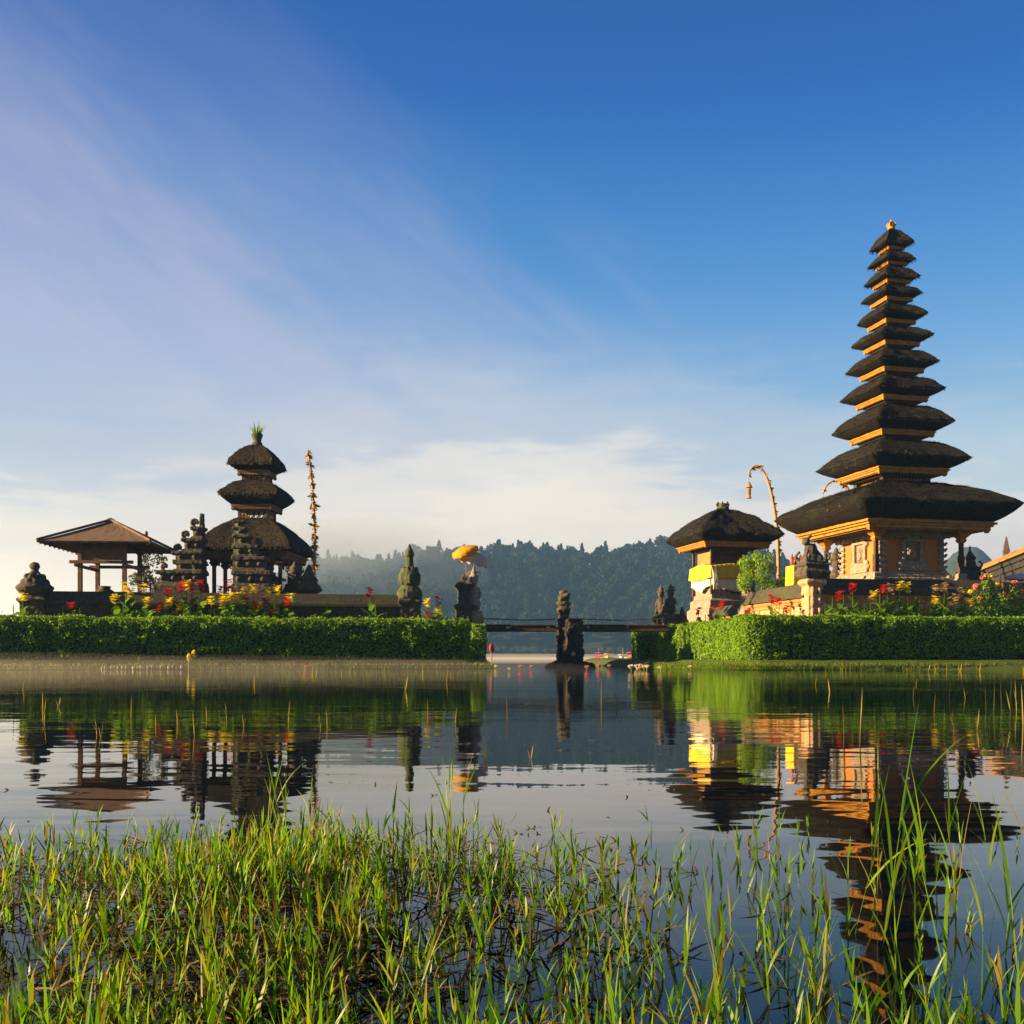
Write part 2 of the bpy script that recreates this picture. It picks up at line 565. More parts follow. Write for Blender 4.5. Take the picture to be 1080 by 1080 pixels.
M = dict(
    thatch=thatch_mat(), brick=brick_mat(), water=water_mat(),
    gold=surf('gilded_wood', (0.38, 0.175, 0.018), (0.56, 0.28, 0.032), 7, 0.5, 0.4, (0.13, 0.065, 0.02), 4.0, (0.54, 0.70)),
    darkwood=surf('dark_carved_wood', (0.045, 0.028, 0.018), (0.10, 0.062, 0.036), 6, 0.7, 0.3),
    wood=surf('weathered_brown_wood', (0.15, 0.085, 0.045), (0.26, 0.155, 0.085), 5, 0.75, 0.35, stretch=(1, 1, 5)),
    shingle=surf('brown_shingles', (0.13, 0.085, 0.055), (0.24, 0.165, 0.11), 7, 0.8, 0.6, (0.09, 0.08, 0.04), 1.0, stretch=(5, 5, 1)),
    stone=surf('dark_volcanic_stone', (0.045, 0.040, 0.036), (0.125, 0.110, 0.095), 5, 0.9, 0.6, (0.06, 0.075, 0.022), 1.7, (0.54, 0.68), bdist=0.03),
    mossstone=surf('mossy_stone', (0.05, 0.055, 0.035), (0.12, 0.125, 0.085), 6, 0.9, 0.6, (0.055, 0.095, 0.020), 2.2, (0.46, 0.62), bdist=0.03),
    palestone=surf('pale_grey_stone', (0.20, 0.17, 0.14), (0.38, 0.33, 0.27), 6, 0.85, 0.5, (0.10, 0.085, 0.06), 2.0, (0.60, 0.76), bdist=0.03),
    coping=surf('mossy_dark_coping', (0.030, 0.030, 0.026), (0.085, 0.078, 0.062), 5, 0.9, 0.6, (0.07, 0.085, 0.02), 1.4, (0.52, 0.66), stretch=(2, 2, 1)),
    redbrick=surf('orange_painted_brick', (0.42, 0.17, 0.055), (0.58, 0.26, 0.085), 4, 0.85, 0.4, (0.30, 0.22, 0.16), 1.2, (0.55, 0.72)),
    plaster=surf('worn_pale_plaster', (0.46, 0.28, 0.15), (0.60, 0.42, 0.26), 3, 0.85, 0.3, (0.30, 0.17, 0.09), 1.6, (0.58, 0.74)),
    rubble=surf('black_lava_rubble', (0.018, 0.018, 0.019), (0.055, 0.053, 0.052), 6, 0.9, 0.8, (0.09, 0.09, 0.085), 3.0, (0.66, 0.76), bdist=0.04),
    yellowcloth=surf('yellow_cloth', (0.72, 0.50, 0.02), (0.82, 0.60, 0.04), 3, 0.8, 0.15),
    yellowsilk=leafy('yellow_silk', [(0.80, 0.50, 0.02), (0.80, 0.50, 0.02)], 0.45, (1, 1, 1)),
    whitesilk=leafy('white_silk', [(0.78, 0.75, 0.80), (0.78, 0.75, 0.80)], 0.5, (1, 1, 1)),
    loosestraw=leafy('loose_palm_fibre', [(0.010, 0.009, 0.007), (0.025, 0.021, 0.016), (0.06, 0.048, 0.032), (0.12, 0.095, 0.062), (0.03, 0.042, 0.014), (0.05, 0.065, 0.025)], 0.1, rough=0.8, spec=0.2),
    whitecloth=surf('white_cloth', (0.70, 0.67, 0.62), (0.80, 0.78, 0.74), 3, 0.85, 0.15),
    lilaccloth=surf('white_lilac_cloth', (0.62, 0.60, 0.66), (0.74, 0.73, 0.78), 5, 0.85, 0.15),
    soil=surf('bank_soil', (0.022, 0.020, 0.013), (0.045, 0.038, 0.024), 3, 0.95, 0.5, (0.03, 0.045, 0.014), 0.9, (0.40, 0.55)),
    turf=surf('bank_turf', (0.035, 0.070, 0.010), (0.095, 0.150, 0.022), 16, 0.95, 1.0, (0.11, 0.10, 0.035), 0.8, (0.58, 0.70)),
    forestfloor=surf('forest_floor', (0.020, 0.032, 0.014), (0.035, 0.055, 0.02), 0.2, 0.95, 0.0),
    straw=surf('dry_palm_leaf', (0.28, 0.155, 0.05), (0.46, 0.29, 0.11), 8, 0.8, 0.2, (0.16, 0.08, 0.03), 9.0, (0.54, 0.64)),
    bamboo=surf('bamboo_pole', (0.30, 0.19, 0.09), (0.44, 0.30, 0.16), 6, 0.6, 0.1),
    bark=surf('brown_bark', (0.06, 0.045, 0.03), (0.12, 0.09, 0.06), 8, 0.9, 0.4),
    paleedge=surf('pale_edge_stone', (0.40, 0.33, 0.24), (0.58, 0.50, 0.38), 5, 0.85, 0.4),
    red=surf('red_paint', (0.50, 0.05, 0.03), (0.62, 0.08, 0.04), 4, 0.5, 0.05),
    yellow=surf('yellow_paint', (0.75, 0.46, 0.03), (0.82, 0.55, 0.05), 4, 0.4, 0.05),
    white=surf('white_paint', (0.72, 0.72, 0.72), (0.82, 0.82, 0.82), 4, 0.4, 0.05),
    hedge=leafy('hedge_leaves', [(0.05, 0.14, 0.008), (0.13, 0.31, 0.014), (0.24, 0.45, 0.022), (0.16, 0.35, 0.016), (0.38, 0.54, 0.035)], 0.48),
    twigs=surf('hedge_twigs', (0.012, 0.014, 0.007), (0.028, 0.030, 0.014), 9, 0.95, 0.6),
    bush=leafy('bush_leaves', [(0.13, 0.28, 0.02), (0.23, 0.40, 0.03), (0.33, 0.48, 0.05)], 0.48),
    treeleaf=leafy('tree_leaves', [(0.035, 0.06, 0.015), (0.07, 0.10, 0.022), (0.10, 0.12, 0.03)], 0.30),
    canna=leafy('canna_leaves', [(0.09, 0.23, 0.02), (0.16, 0.33, 0.03), (0.24, 0.40, 0.05)], 0.48),
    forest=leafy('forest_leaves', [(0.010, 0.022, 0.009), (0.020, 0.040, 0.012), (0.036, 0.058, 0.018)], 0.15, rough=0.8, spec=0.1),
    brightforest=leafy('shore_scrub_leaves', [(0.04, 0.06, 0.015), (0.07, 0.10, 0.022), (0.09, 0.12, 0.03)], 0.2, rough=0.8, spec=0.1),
    grass=leafy('grass_blades', [(0.036, 0.125, 0.007), (0.080, 0.225, 0.010), (0.145, 0.32, 0.014), (0.105, 0.26, 0.012), (0.22, 0.34, 0.022), (0.25, 0.18, 0.03)], 0.52, rough=0.4, spec=0.4),
    deadgrass=leafy('old_grass', [(0.06, 0.045, 0.016), (0.13, 0.085, 0.03), (0.09, 0.10, 0.022), (0.18, 0.12, 0.045)], 0.25),
    reed=leafy('reed_stalks', [(0.22, 0.21, 0.04), (0.32, 0.25, 0.06), (0.16, 0.20, 0.03)], 0.35),
    p_yellow=leafy('yellow_petals', [(0.84, 0.78, 0.01), (0.88, 0.86, 0.03)], 0.40, (1.1, 1.0, 0.6)),
    p_red=leafy('red_petals', [(0.55, 0.018, 0.008), (0.70, 0.05, 0.012)], 0.35, (1.2, 0.8, 0.6)),
    p_magenta=leafy('crimson_petals', [(0.22, 0.008, 0.03), (0.34, 0.02, 0.05)], 0.3, (1.2, 0.8, 0.8)),
    p_pale=leafy('cream_petals', [(0.62, 0.52, 0.28), (0.72, 0.62, 0.40)], 0.35, (1.1, 1.0, 0.8)),
    p_pink=leafy('pink_petals', [(0.62, 0.14, 0.19), (0.74, 0.36, 0.22)], 0.35, (1.1, 0.9, 0.9)),
    lotus=leafy('pink_lotus_petals', [(0.66, 0.13, 0.20), (0.76, 0.28, 0.33)], 0.3, (1.1, 0.9, 0.9)),
    wlotus=leafy('white_lotus_petals', [(0.68, 0.60, 0.40), (0.78, 0.72, 0.55)], 0.3, (1.1, 1.0, 0.9)),
)


# ================================================================== THE SETTING
def sheet(name, pts, z, m):
    b = MB()
    b.add([(x, y, z) for x, y in pts], [tuple(range(len(pts)))])
    o = b.build(name, m)
    return tag(o, kind='structure')


sheet('water', [(-620, -60), (620, -60), (620, 770), (-620, 770)], 0.0, M['water'])
sheet('lake_bed', [(-630, -65), (630, -65), (630, 775), (-630, 775)], -3.0, M['soil'])


def island(name, poly, ztop, slope, m, seed=0):
    """low ground with a sloping, slightly wandering shore; poly runs counter-clockwise"""
    rnd = random.Random(seed)
    P = []
    for i, p in enumerate(poly):
        q = poly[(i + 1) % len(poly)]
        L = math.hypot(q[0] - p[0], q[1] - p[1])
        k = max(1, min(60, int(L / 0.5)))
        for j in range(k):
            t = j / k
            P.append(Vector((p[0] + (q[0] - p[0]) * t, p[1] + (q[1] - p[1]) * t)))
    n = len(P)
    v, f = [], []
    rings = [(0.0, ztop), (slope * 0.25, ztop * 0.80), (slope * 0.7, 0.06), (slope, -0.05), (slope + 1.0, -2.5)]
    for off, z in rings:
        for i in range(n):
            d = (P[(i + 1) % n] - P[i - 1]).normalized()
            nrm = Vector((d.y, -d.x))
            w = noise.noise(Vector((P[i].x * 0.7, P[i].y * 0.7, seed))) * 0.16 + noise.noise(Vector((P[i].x * 3, P[i].y * 3, seed))) * 0.06
            q = P[i] + nrm * (off + (w if off > 0 else 0))
            v.append((q.x, q.y, z + (0.03 * noise.noise(Vector((q.x * 2, q.y * 2, 5))) if 0 < z else 0)))
    for r in range(len(rings) - 1):
        for i in range(n):
            j = (i + 1) % n
            f.append((r * n + j, r * n + i, (r + 1) * n + i, (r + 1) * n + j))
    f.append(tuple(range(n)))
    b = MB()
    b.add(v, f)
    return tag(b.build(name, m), kind='structure')


island('left_island_ground', [(-42, 27.2), (-17.5, 32.1), (-1.55, 34.5), (-0.9, 35.2), (-1.2, 39.5), (-2.0, 47), (-6, 54), (-42, 50)], 0.30, 0.45, M['soil'], 1)
island('right_island_ground', [(7.9, 32.3), (24, 34.7), (48, 38.5), (60, 90), (7, 90), (4.6, 58), (4.7, 46), (6.1, 40)], 0.30, 0.9, M['turf'], 2)

# ---- the wooded hills across the lake
RIDGE = [(225, 694), (262, 672), (290, 632), (318, 608), (345, 604), (400, 606), (440, 597), (480, 593), (520, 592), (560, 592), (600, 594),
         (640, 596), (680, 590), (705, 585), (740, 574), (775, 578), (810, 598), (850, 630), (890, 668), (920, 694)]
SHORE_Y, RIDGE_Y = 455.0, 590.0


def ridge_h(px):
    if px <= RIDGE[0][0] or px >= RIDGE[-1][0]:
        return -1.0
    for (a, ya), (b, yb) in zip(RIDGE, RIDGE[1:]):
        if a <= px <= b:
            t = (px - a) / (b - a)
            t = t * t * (3 - 2 * t)
            return (HZ - (ya + (yb - ya) * t)) / 1080 * RIDGE_Y
    return -1.0


def hill_z(x, y):
    px = 540 + x / RIDGE_Y * 1080
    h = ridge_h(px)
    t = (y - SHORE_Y) / (RIDGE_Y - SHORE_Y)
    if t < 1:
        g = max(0.0, t) ** 0.85
    else:
        g = max(0.0, 1 - (t - 1) * 0.8)
    return h * g * (1 + 0.05 * noise.noise(Vector((x / 40, y / 40, 0)))) + (0.6 if t > 0.01 else -0.3)


def grid_hill(name, x0, x1, y0, y1, nx, ny, fz, m):
    b = MB()
    v, f = [], []
    for j in range(ny + 1):
        for i in range(nx + 1):
            x, y = x0 + (x1 - x0) * i / nx, y0 + (y1 - y0) * j / ny
            v.append((x, y, fz(x, y)))
    for j in range(ny):
        for i in range(nx):
            a = j * (nx + 1) + i
            f.append((a, a + 1, a + nx + 2, a + nx + 1))
    b.add(v, f)
    return tag(b.build(name, m, smooth=True), kind='structure')


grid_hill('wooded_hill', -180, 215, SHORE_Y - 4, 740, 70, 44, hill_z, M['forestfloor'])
grid_hill('far_hill', 230, 420, 640, 760, 40, 24,
          lambda x, y: 64 * math.exp(-((x - 305) / 34) ** 2) * math.exp(-((y - 700) / 34) ** 2) * (1 + 0.10 * noise.noise(Vector((x / 12, y / 12, 0)))) + 40 * math.exp(-((x - 360) / 50) ** 2) * math.exp(-((y - 700) / 34) ** 2) - 1, M['forestfloor'])


def leaf_mesh(name, C, U, W, m, parent=None):
    """many leaves at once: centres C, half-length vectors U, half-width vectors W (numpy n x 3)"""
    n = len(C)
    V = np.empty((n, 4, 3), np.float32)
    V[:, 0] = C - U
    V[:, 1] = C + W - U * 0.1
    V[:, 2] = C + U
    V[:, 3] = C - W - U * 0.1
    me = bpy.data.meshes.new(name)
    me.vertices.add(n * 4)
    me.vertices.foreach_set('co', V.reshape(-1))
    me.loops.add(n * 4)
    me.loops.foreach_set('vertex_index', np.arange(n * 4, dtype=np.int32))
    me.polygons.add(n)
    me.polygons.foreach_set('loop_start', np.arange(0, n * 4, 4, dtype=np.int32))
    me.update(calc_edges=True)
    me.materials.append(m)
    o = bpy.data.objects.new(name, me)
    COL.objects.link(o)
    if parent:
        o.parent = parent
    return o


def unit(a):
    return a / np.maximum(np.linalg.norm(a, axis=1, keepdims=True), 1e-6)


def leaf_dirs(rng, N, jit, size, ratio, upbias=0.0):
    """leaf half-vectors lying roughly across the outward normals N"""
    nn = unit(N + rng.normal(0, jit, N.shape))
    r = rng.normal(0, 1, N.shape)
    r[:, 2] += upbias
    u = unit(r - nn * (r * nn).sum(1, keepdims=True))
    w = np.cross(nn, u)
    s = size * rng.uniform(0.65, 1.25, (len(N), 1))
    return u * s, w * s * ratio


def forest(name, m, n, placer, seed, hmin, hmax, leaves=95, conifer=0.32):
    rng = np.random.default_rng(seed)
    Cs, Us, Ws = [], [], []
    for k in range(n):
        p = placer(rng)
        if p is None:
            continue
        h = rng.uniform(hmin, hmax)
        q = rng.uniform(0, 1, (leaves, 1))
        if rng.uniform() < conifer:
            r = h * 0.27 * rng.uniform(0.7, 1.4)
            t = q ** 0.75
            rad = r * (1 - t * 0.93) * rng.uniform(0.45, 1.0, (leaves, 1))
            a = rng.uniform(0, 2 * PI, (leaves, 1))
            loc = np.hstack([rad * np.cos(a), rad * np.sin(a), h * (0.12 + 0.88 * t)])
            nrm = np.hstack([np.cos(a), np.sin(a), np.full_like(a, 0.6)])
        else:
            r = h * 0.36 * rng.uniform(0.8, 1.3)
            d = unit(rng.normal(0, 1, (leaves, 3)))
            d[:, 2] = np.abs(d[:, 2]) * 1.1 - 0.3
            lump = 0.75 + 0.25 * np.sin(d[:, :1] * 5 + k) * np.cos(d[:, 1:2] * 4 + k * 2)
            loc = d * r * lump * rng.uniform(0.7, 1.0, (leaves, 1)) + np.array([0, 0, h * 0.62])
            nrm = d
        U, W = leaf_dirs(rng, nrm, 0.6, h * 0.062, 0.75)
        Cs.append(loc + np.array(p)); Us.append(U); Ws.append(W)
    return leaf_mesh(name, np.vstack(Cs), np.vstack(Us), np.vstack(Ws), m)


def on_hill(rng):
    x = rng.uniform(-165, 195)
    y = SHORE_Y + 4 + (RIDGE_Y + 16 - SHORE_Y) * rng.uniform() ** 0.85
    if ridge_h(540 + x / RIDGE_Y * 1080) < 0.5:
        return None
    return (x, y, hill_z(x, y) - 0.5)


def on_shore(rng):
    x = rng.uniform(-105, 120)
    if ridge_h(540 + x / RIDGE_Y * 1080) < 1:
        return None
    return (x, SHORE_Y + rng.uniform(0, 5), 0.0)


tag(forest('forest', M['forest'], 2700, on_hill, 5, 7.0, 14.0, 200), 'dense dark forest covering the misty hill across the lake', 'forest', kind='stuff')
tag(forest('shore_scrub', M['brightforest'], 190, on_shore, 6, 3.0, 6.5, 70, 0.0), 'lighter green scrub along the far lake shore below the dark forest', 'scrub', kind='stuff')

# ---- morning haze: one closed box of even air
HAZE_DENSITY = 0.00072
hb = MB()
hb.box(0, 0, -4.0, 84.0, 1, 1)
hb.v = [((-640 if x < 0 else 640), (-80 if y < 0 else 780), z) for x, y, z in hb.v]
haze_m = bpy.data.materials.new('morning_haze')
haze_m.use_nodes = True
ht = NT(haze_m.node_tree)
pv = ht.n('ShaderNodeVolumePrincipled')
pv.inputs['Color'].default_value = (0.16, 0.37, 0.78, 1)
pv.inputs['Density'].default_value = HAZE_DENSITY
pv.inputs['Anisotropy'].default_value = 0.1
ho = ht.n('ShaderNodeOutputMaterial')
ht.l(pv.outputs[0], ho.inputs['Volume'])
tag(hb.build('haze', haze_m), 'pale blue morning haze between the shore and the far hills', 'haze', kind='stuff')


# ================================================================== THATCHED TOWERS AND SHRINES
def roof_mesh(b, a, hb_, zb, zt, ztop, neck, bulge=0.55, pinch=0.05, seed=0, shag=0.025):
    """thick palm-thatch hip roof: undercut eave from the beam (half width hb_, zb) out to the edge (a, zt),
    then a pillowy upper face to the neck"""
    K = 22
    prof = [(hb_ * 0.90, zb + 0.02), (hb_ * 1.0, zb - 0.004), (hb_ + (a - hb_) * 0.35, zb + (zt - zb) * 0.26),
            (hb_ + (a - hb_) * 0.68, zb + (zt - zb) * 0.56), (hb_ + (a - hb_) * 0.93, zb + (zt - zb) * 0.87), (a, zt)]
    nt = 11
    for i in range(1, nt + 1):
        t = i / nt
        g = math.sin(t * PI * 0.60) / 0.9511 * bulge + t * (1 - bulge) if bulge > 0.7 else math.sin(t * PI / 2) ** (1.0 - bulge * 0.5) * bulge + t * (1 - bulge)
        prof.append((a + (neck - a) * t ** 1.05, zt + (ztop - zt) * g))
    v, f = [], []
    for r, (h, z) in enumerate(prof):
        up = max(0.0, (z - zt) / max(ztop - zt, 1e-3))
        for side in range(4):
            for k in range(K):
                s = -1 + 2 * k / K
                pin = 1 - pinch * (1 - s * s) * (1.0 if r >= 4 else 0.3)
                # the hips stay full while the faces sag between them
                sag = -0.10 * (ztop - zt) * (1 - abs(s) ** 2.2) * math.sin(min(up, 1) * PI) if r > 5 else 0.0
                x, y = s * h, -h * pin
                if abs(s) > 0.97:
                    x *= 0.985; y *= 0.985
                for _ in range(side):
                    x, y = -y, x
                n3 = noise.noise(Vector((x * 2.3 + seed, y * 2.3, z * 2.3))) + 0.6 * noise.noise(Vector((x * 8 + seed, y * 8, z * 8)))
                w = shag * n3 * (2.0 if r in (4, 5, 6) else 1.2)
                L = math.hypot(x, y) or 1
                v.append((x + x / L * w, y + y / L * w, z + sag + w * 0.7))
    n = 4 * K
    for r in range(len(prof) - 1):
        for k in range(n):
            k2 = (k + 1) % n
            f.append((r * n + k, r * n + k2, (r + 1) * n + k2, (r + 1) * n + k))
    f.append(tuple((len(prof) - 1) * n + k for k in range(n)))
    f.append(tuple(reversed(range(n))))
    b.add(v, f)
    # loose straw lying over the thatch and along the eave edge
    rnd = random.Random(seed + 3)
    sb = MB()
    o_ = len(b.v) - len(v)
    R0 = 1
    for _ in range(int(a * a * 900) + 160):
        r_ = R0 + int((len(prof) - 1 - R0) * rnd.random() ** 1.3)
        k_ = rnd.randrange(n)
        p = Vector(b.v[o_ + r_ * n + k_]); q2 = Vector(b.v[o_ + (r_ + 1) * n + k_]); q3 = Vector(b.v[o_ + r_ * n + (k_ + 1) % n])
        p = p + (q2 - p) * rnd.random() + (q3 - p) * rnd.random()
        dn = (Vector(b.v[o_ + r_ * n + k_]) - q2).normalized()
        sd = (q3 - Vector(b.v[o_ + r_ * n + k_])).normalized()
        nr = sd.cross(-dn).normalized()
        if nr.z < -0.2:
            nr = -nr
        L = rnd.uniform(0.06, 0.20) * min(1.0, 0.5 + a * 0.3)
        d = (dn + sd * rnd.uniform(-0.5, 0.5) + nr * rnd.uniform(0.10, 0.75)).normalized() * L
        w_ = sd * rnd.uniform(0.014, 0.034)
        sb.add([p - w_ - nr * 0.01, p + w_ - nr * 0.01, p + d], [(0, 1, 2)])
    for side in range(4):
        for i in range(int(a * 110)):
            s = rnd.uniform(-0.97, 0.97)
            h = a * rnd.uniform(0.955, 0.995)
            x, y = s * h, -h * (1 - pinch * (1 - s * s))
            L = rnd.uniform(0.04, 0.15)
            q = Vector((x, y, zt + rnd.uniform(-0.05, 0.02)))
            d = Vector((rnd.uniform(-0.3, 0.3), -0.55, -0.8)) * L
            wv = Vector((0.014, 0, 0.006))
            P = [q - wv, q + wv, q + d]
            for _ in range(side):
                P = [Vector((-p.y, p.x, p.z)) for p in P]
            sb.add(P, [(0, 1, 2)])
    return sb


def eave_beam(h, z0, z1, parent, m, name='eave_beam', corners=True):
    b = MB()
    dz = (z1 - z0)
    b.sqframe(h * 0.93, h * 0.80, z0, z0 + dz * 0.34)
    b.sqframe(h * 0.965, h * 0.80, z0 + dz * 0.342, z0 + dz * 0.60)
    b.sqframe(h * 1.0, h * 0.80, z0 + dz * 0.602, z0 + dz * 0.84)
    b.sqframe(h * 0.97, h * 0.80, z0 + dz * 0.842, z1 + 0.02)
    if corners:
        for i in (-1, 1):
            for j in (-1, 1):
                b.sq([(h * 0.012 + 0.02, z0 - dz * 0.35), (h * 0.02 + 0.05, z0 - dz * 0.02), (h * 0.02 + 0.05, z0 + dz * 0.3)], i * h * 0.90, j * h * 0.90)
    n = max(3, int(h * 2 / 0.16))
    for side in range(4):                       # a row of little dentils under the beam
        for k in range(n):
            s = -0.86 + 1.72 * (k + 0.5) / n
            x, y = s * h, -h * 0.875
            for _ in range(side):
                x, y = -y, x
            b.box(x, y, z0 - dz * 0.16, z0 + 0.001, 0.025 + h * 0.004, 0.025 + h * 0.004)
    return b.build(name, m, parent, bevel=0.006)


def relief(b, w, h, depth, seed, n):
    """carved foliage on a panel in the local xz plane, bulging towards -y"""
    rnd = random.Random(seed)
    for i in range(n):
        x, z = rnd.uniform(-w, w) * 0.92, rnd.uniform(0.05, 0.95) * h
        for sx in (1, -1):
            b.ell((x * sx, 0, z), (rnd.uniform(0.03, 0.09) * (w * 1.6 + 0.3), depth * rnd.uniform(0.5, 1.2), rnd.uniform(0.03, 0.08) * (h * 0.6 + 0.4)), 6, 4)


def lattice_panel(w, h, y, z0, m, parent, name='lattice_panel', seed=0):
    """openwork carved board"""
    b = MB()
    t = 0.025
    b.box(0, y, z0, z0 + t * 1.4, w, t)
    b.box(0, y, z0 + h - t * 1.4, z0 + h, w, t)
    n = max(3, int(w * 2 / 0.11))
    for k in range(n + 1):
        x = -w + 2 * w * k / n
        b.bar((x, y, z0 + t), (x + (0.05 if k % 2 else -0.05), y, z0 + h - t), 0.022, 0.03)
        b.ell((x, y - 0.01, z0 + h * (0.38 if k % 2 else 0.62)), (0.035, 0.03, 0.05), 6, 4)
    return b.build(name, m, parent)


def rot_mb(src, quarter):
    out = MB()
    vs = []
    for x, y, z in src.v:
        for _ in range(quarter):
            x, y = -y, x
        vs.append((x, y, z))
    out.v, out.f = vs, list(src.f)
    return out


# ---- the eleven-roofed tower ------------------------------------------------------------------
TX, TY, TZ = 15.93, 43.0, 3.45
tower = thing('pagoda_tower', 'tall slender shrine tower with eleven stacked black thatched roofs on the right island', 'pagoda', (TX, TY, TZ), R(12.5))
T11 = [  # half width at eave, half width of beam, z beam bottom, z eave edge
    (0.665, 0.36, 17.42, 17.62), (0.72, 0.45, 16.75, 16.92), (0.83, 0.55, 15.97, 16.17), (0.91, 0.62, 15.20, 15.50),
    (1.05, 0.71, 14.24, 14.60), (1.215, 0.83, 13.30, 13.68), (1.38, 0.95, 12.17, 12.57), (1.54, 1.07, 10.97, 11.40),
    (1.81, 1.26, 9.50, 10.03), (2.27, 1.64, 7.87, 8.48), (3.60, 2.88, 5.48, 6.46)]
for i, (a, hb_, zb, zt) in enumerate(T11):
    zb, zt = zb - TZ, zt - TZ
    bh = (0.34 if i == 10 else 0.07 + 0.10 * hb_)
    if i == 0:
        ztop, neck = 18.36 - TZ, 0.10
    else:
        zup = T11[i - 1][2] - TZ
        ztop, neck = zup - (0.05 + 0.13 * T11[i - 1][1]), T11[i - 1][1] * 0.62
    rb = MB()
    sb = roof_mesh(rb, a, hb_, zb + bh, zt, ztop, neck, bulge=(0.55 if i == 10 else 0.80 if i else 0.45), pinch=(0.03 if i == 10 else 0.06), seed=i * 7, shag=0.022 + 0.006 * a)
    sb.build('loose_straw', M['loosestraw'], rb.build('roof', M['thatch'], tower, smooth=True))['kind'] = 'stuff'
    eave_beam(hb_, zb, zb + bh, tower, M['gold'])
    if i < 10:
        # the little storey this roof stands on, rising from the roof below
        lo_a, lo_b, lo_zb, lo_zt = T11[i + 1]
        z0 = zb - (0.05 + 0.13 * hb_) - 0.25
        st = MB()
        st.box(0, 0, z0, zb + 0.02, hb_ * 0.52, hb_ * 0.52)
        for sx in (-1, 1):
            for sy in (-1, 1):
                st.box(sx * hb_ * 0.60, sy * hb_ * 0.60, z0, zb + 0.01, hb_ * 0.07, hb_ * 0.07)
        st.box(0, 0, zb - 0.05 - 0.03 * hb_, zb + 0.015, hb_ * 0.74, hb_ * 0.74)
        s = st.build('storey', M['darkwood'], tower, bevel=0.006)
        for qd in range(4):
            pm = MB()
            n = max(3, int(hb_ * 7))
            for k in range(n):
                x = -hb_ * 0.5 + hb_ * (k + 0.5) / n
                pm.ell((x, -hb_ * 0.56, zb - 0.10 - 0.05 * hb_), (hb_ * 0.42 / n, 0.03, 0.04 + 0.03 * hb_), 6, 4)
            pm.box(0, -hb_ * 0.545, zb - 0.16 - 0.11 * hb_, zb - 0.13 - 0.09 * hb_, hb_ * 0.52, 0.03)
            rot_mb(pm, qd).build('carved_band', M['gold'], s)
fin = MB()
fin.lathe([(0.10, 18.30 - TZ), (0.16, 18.40 - TZ), (0.10, 18.47 - TZ), (0.17, 18.53 - TZ), (0.13, 18.60 - TZ), (0.06, 18.68 - TZ), (0.03, 18.76 - TZ), (0.0, 18.80 - TZ)], 10)
for k in range(4):
    fin.curl((0.11 * math.cos(k * PI / 2 + 0.7), 0.11 * math.sin(k * PI / 2 + 0.7), 18.46 - TZ), 0.16, k * PI / 2 + 0.7, 0.035)
fin.build('finial', M['gold'], tower, smooth=True)
# the ground storey: brick cell with stone pilasters and carved niches, round it four posts
C = 1.42
z0, z1 = 0.0, 5.56 - TZ
b = MB(); b.box(0, 0, 0.30, z1, C, C); b.build('brick_wall', M['brick'], tower)
b = MB()
b.box(0, 0, 0.0, 0.16, C * 1.22, C * 1.22)
b.box(0, 0, 0.161, 0.30, C * 1.14, C * 1.14)
b.box(0, 0, 0.301, 0.44, C * 1.06, C * 1.06)
for sx in (-1, 1):
    for sy in (-1, 1):
        for k in range(4):
            b.ell((sx * C * (1.12 - 0.05 * k), sy * C * (1.12 - 0.05 * k), 0.22 + 0.11 * k), (0.16, 0.16, 0.09), 6, 4)
weather(b.build('plinth', M['palestone'], tower), 0.03, 0.05)
b = MB()
b.box(0, 0, z1 - 0.34, z1 - 0.20, C * 1.07, C * 1.07)
b.box(0, 0, z1 - 0.199, z1 - 0.06, C * 1.16, C * 1.16)
b.box(0, 0, z1 - 0.059, z1 + 0.05, C * 1.26, C * 1.26)
for qd in range(4):
    for k in range(9):
        s = -1 + 2 * k / 8
        x, y = s * C * 1.1, -C * 1.14
        for _ in range(qd):
            x, y = -y, x
        b.ell((x, y, z1 - 0.24), (0.09, 0.09, 0.11), 6, 4)
weather(b.build('cornice', M['palestone'], tower), 0.03, 0.05)
for sx in (-1, 1):
    for sy in (-1, 1):
        b = MB()
        n = 11
        for k in range(n):
            zz = 0.42 + (z1 - 0.80) * k / n
            w = 0.17 if k % 2 else 0.105
            b.box(sx * (C - 0.06), sy * (C - 0.06), zz, zz + (z1 - 0.80) / n, w, w)
            if k % 2:
                b.ell((sx * (C + 0.10), sy * (C + 0.10), zz + 0.10), (0.07, 0.07, 0.055), 6, 4)
        b.build('corner_pilaster', M['palestone'], tower, bevel=0.012)
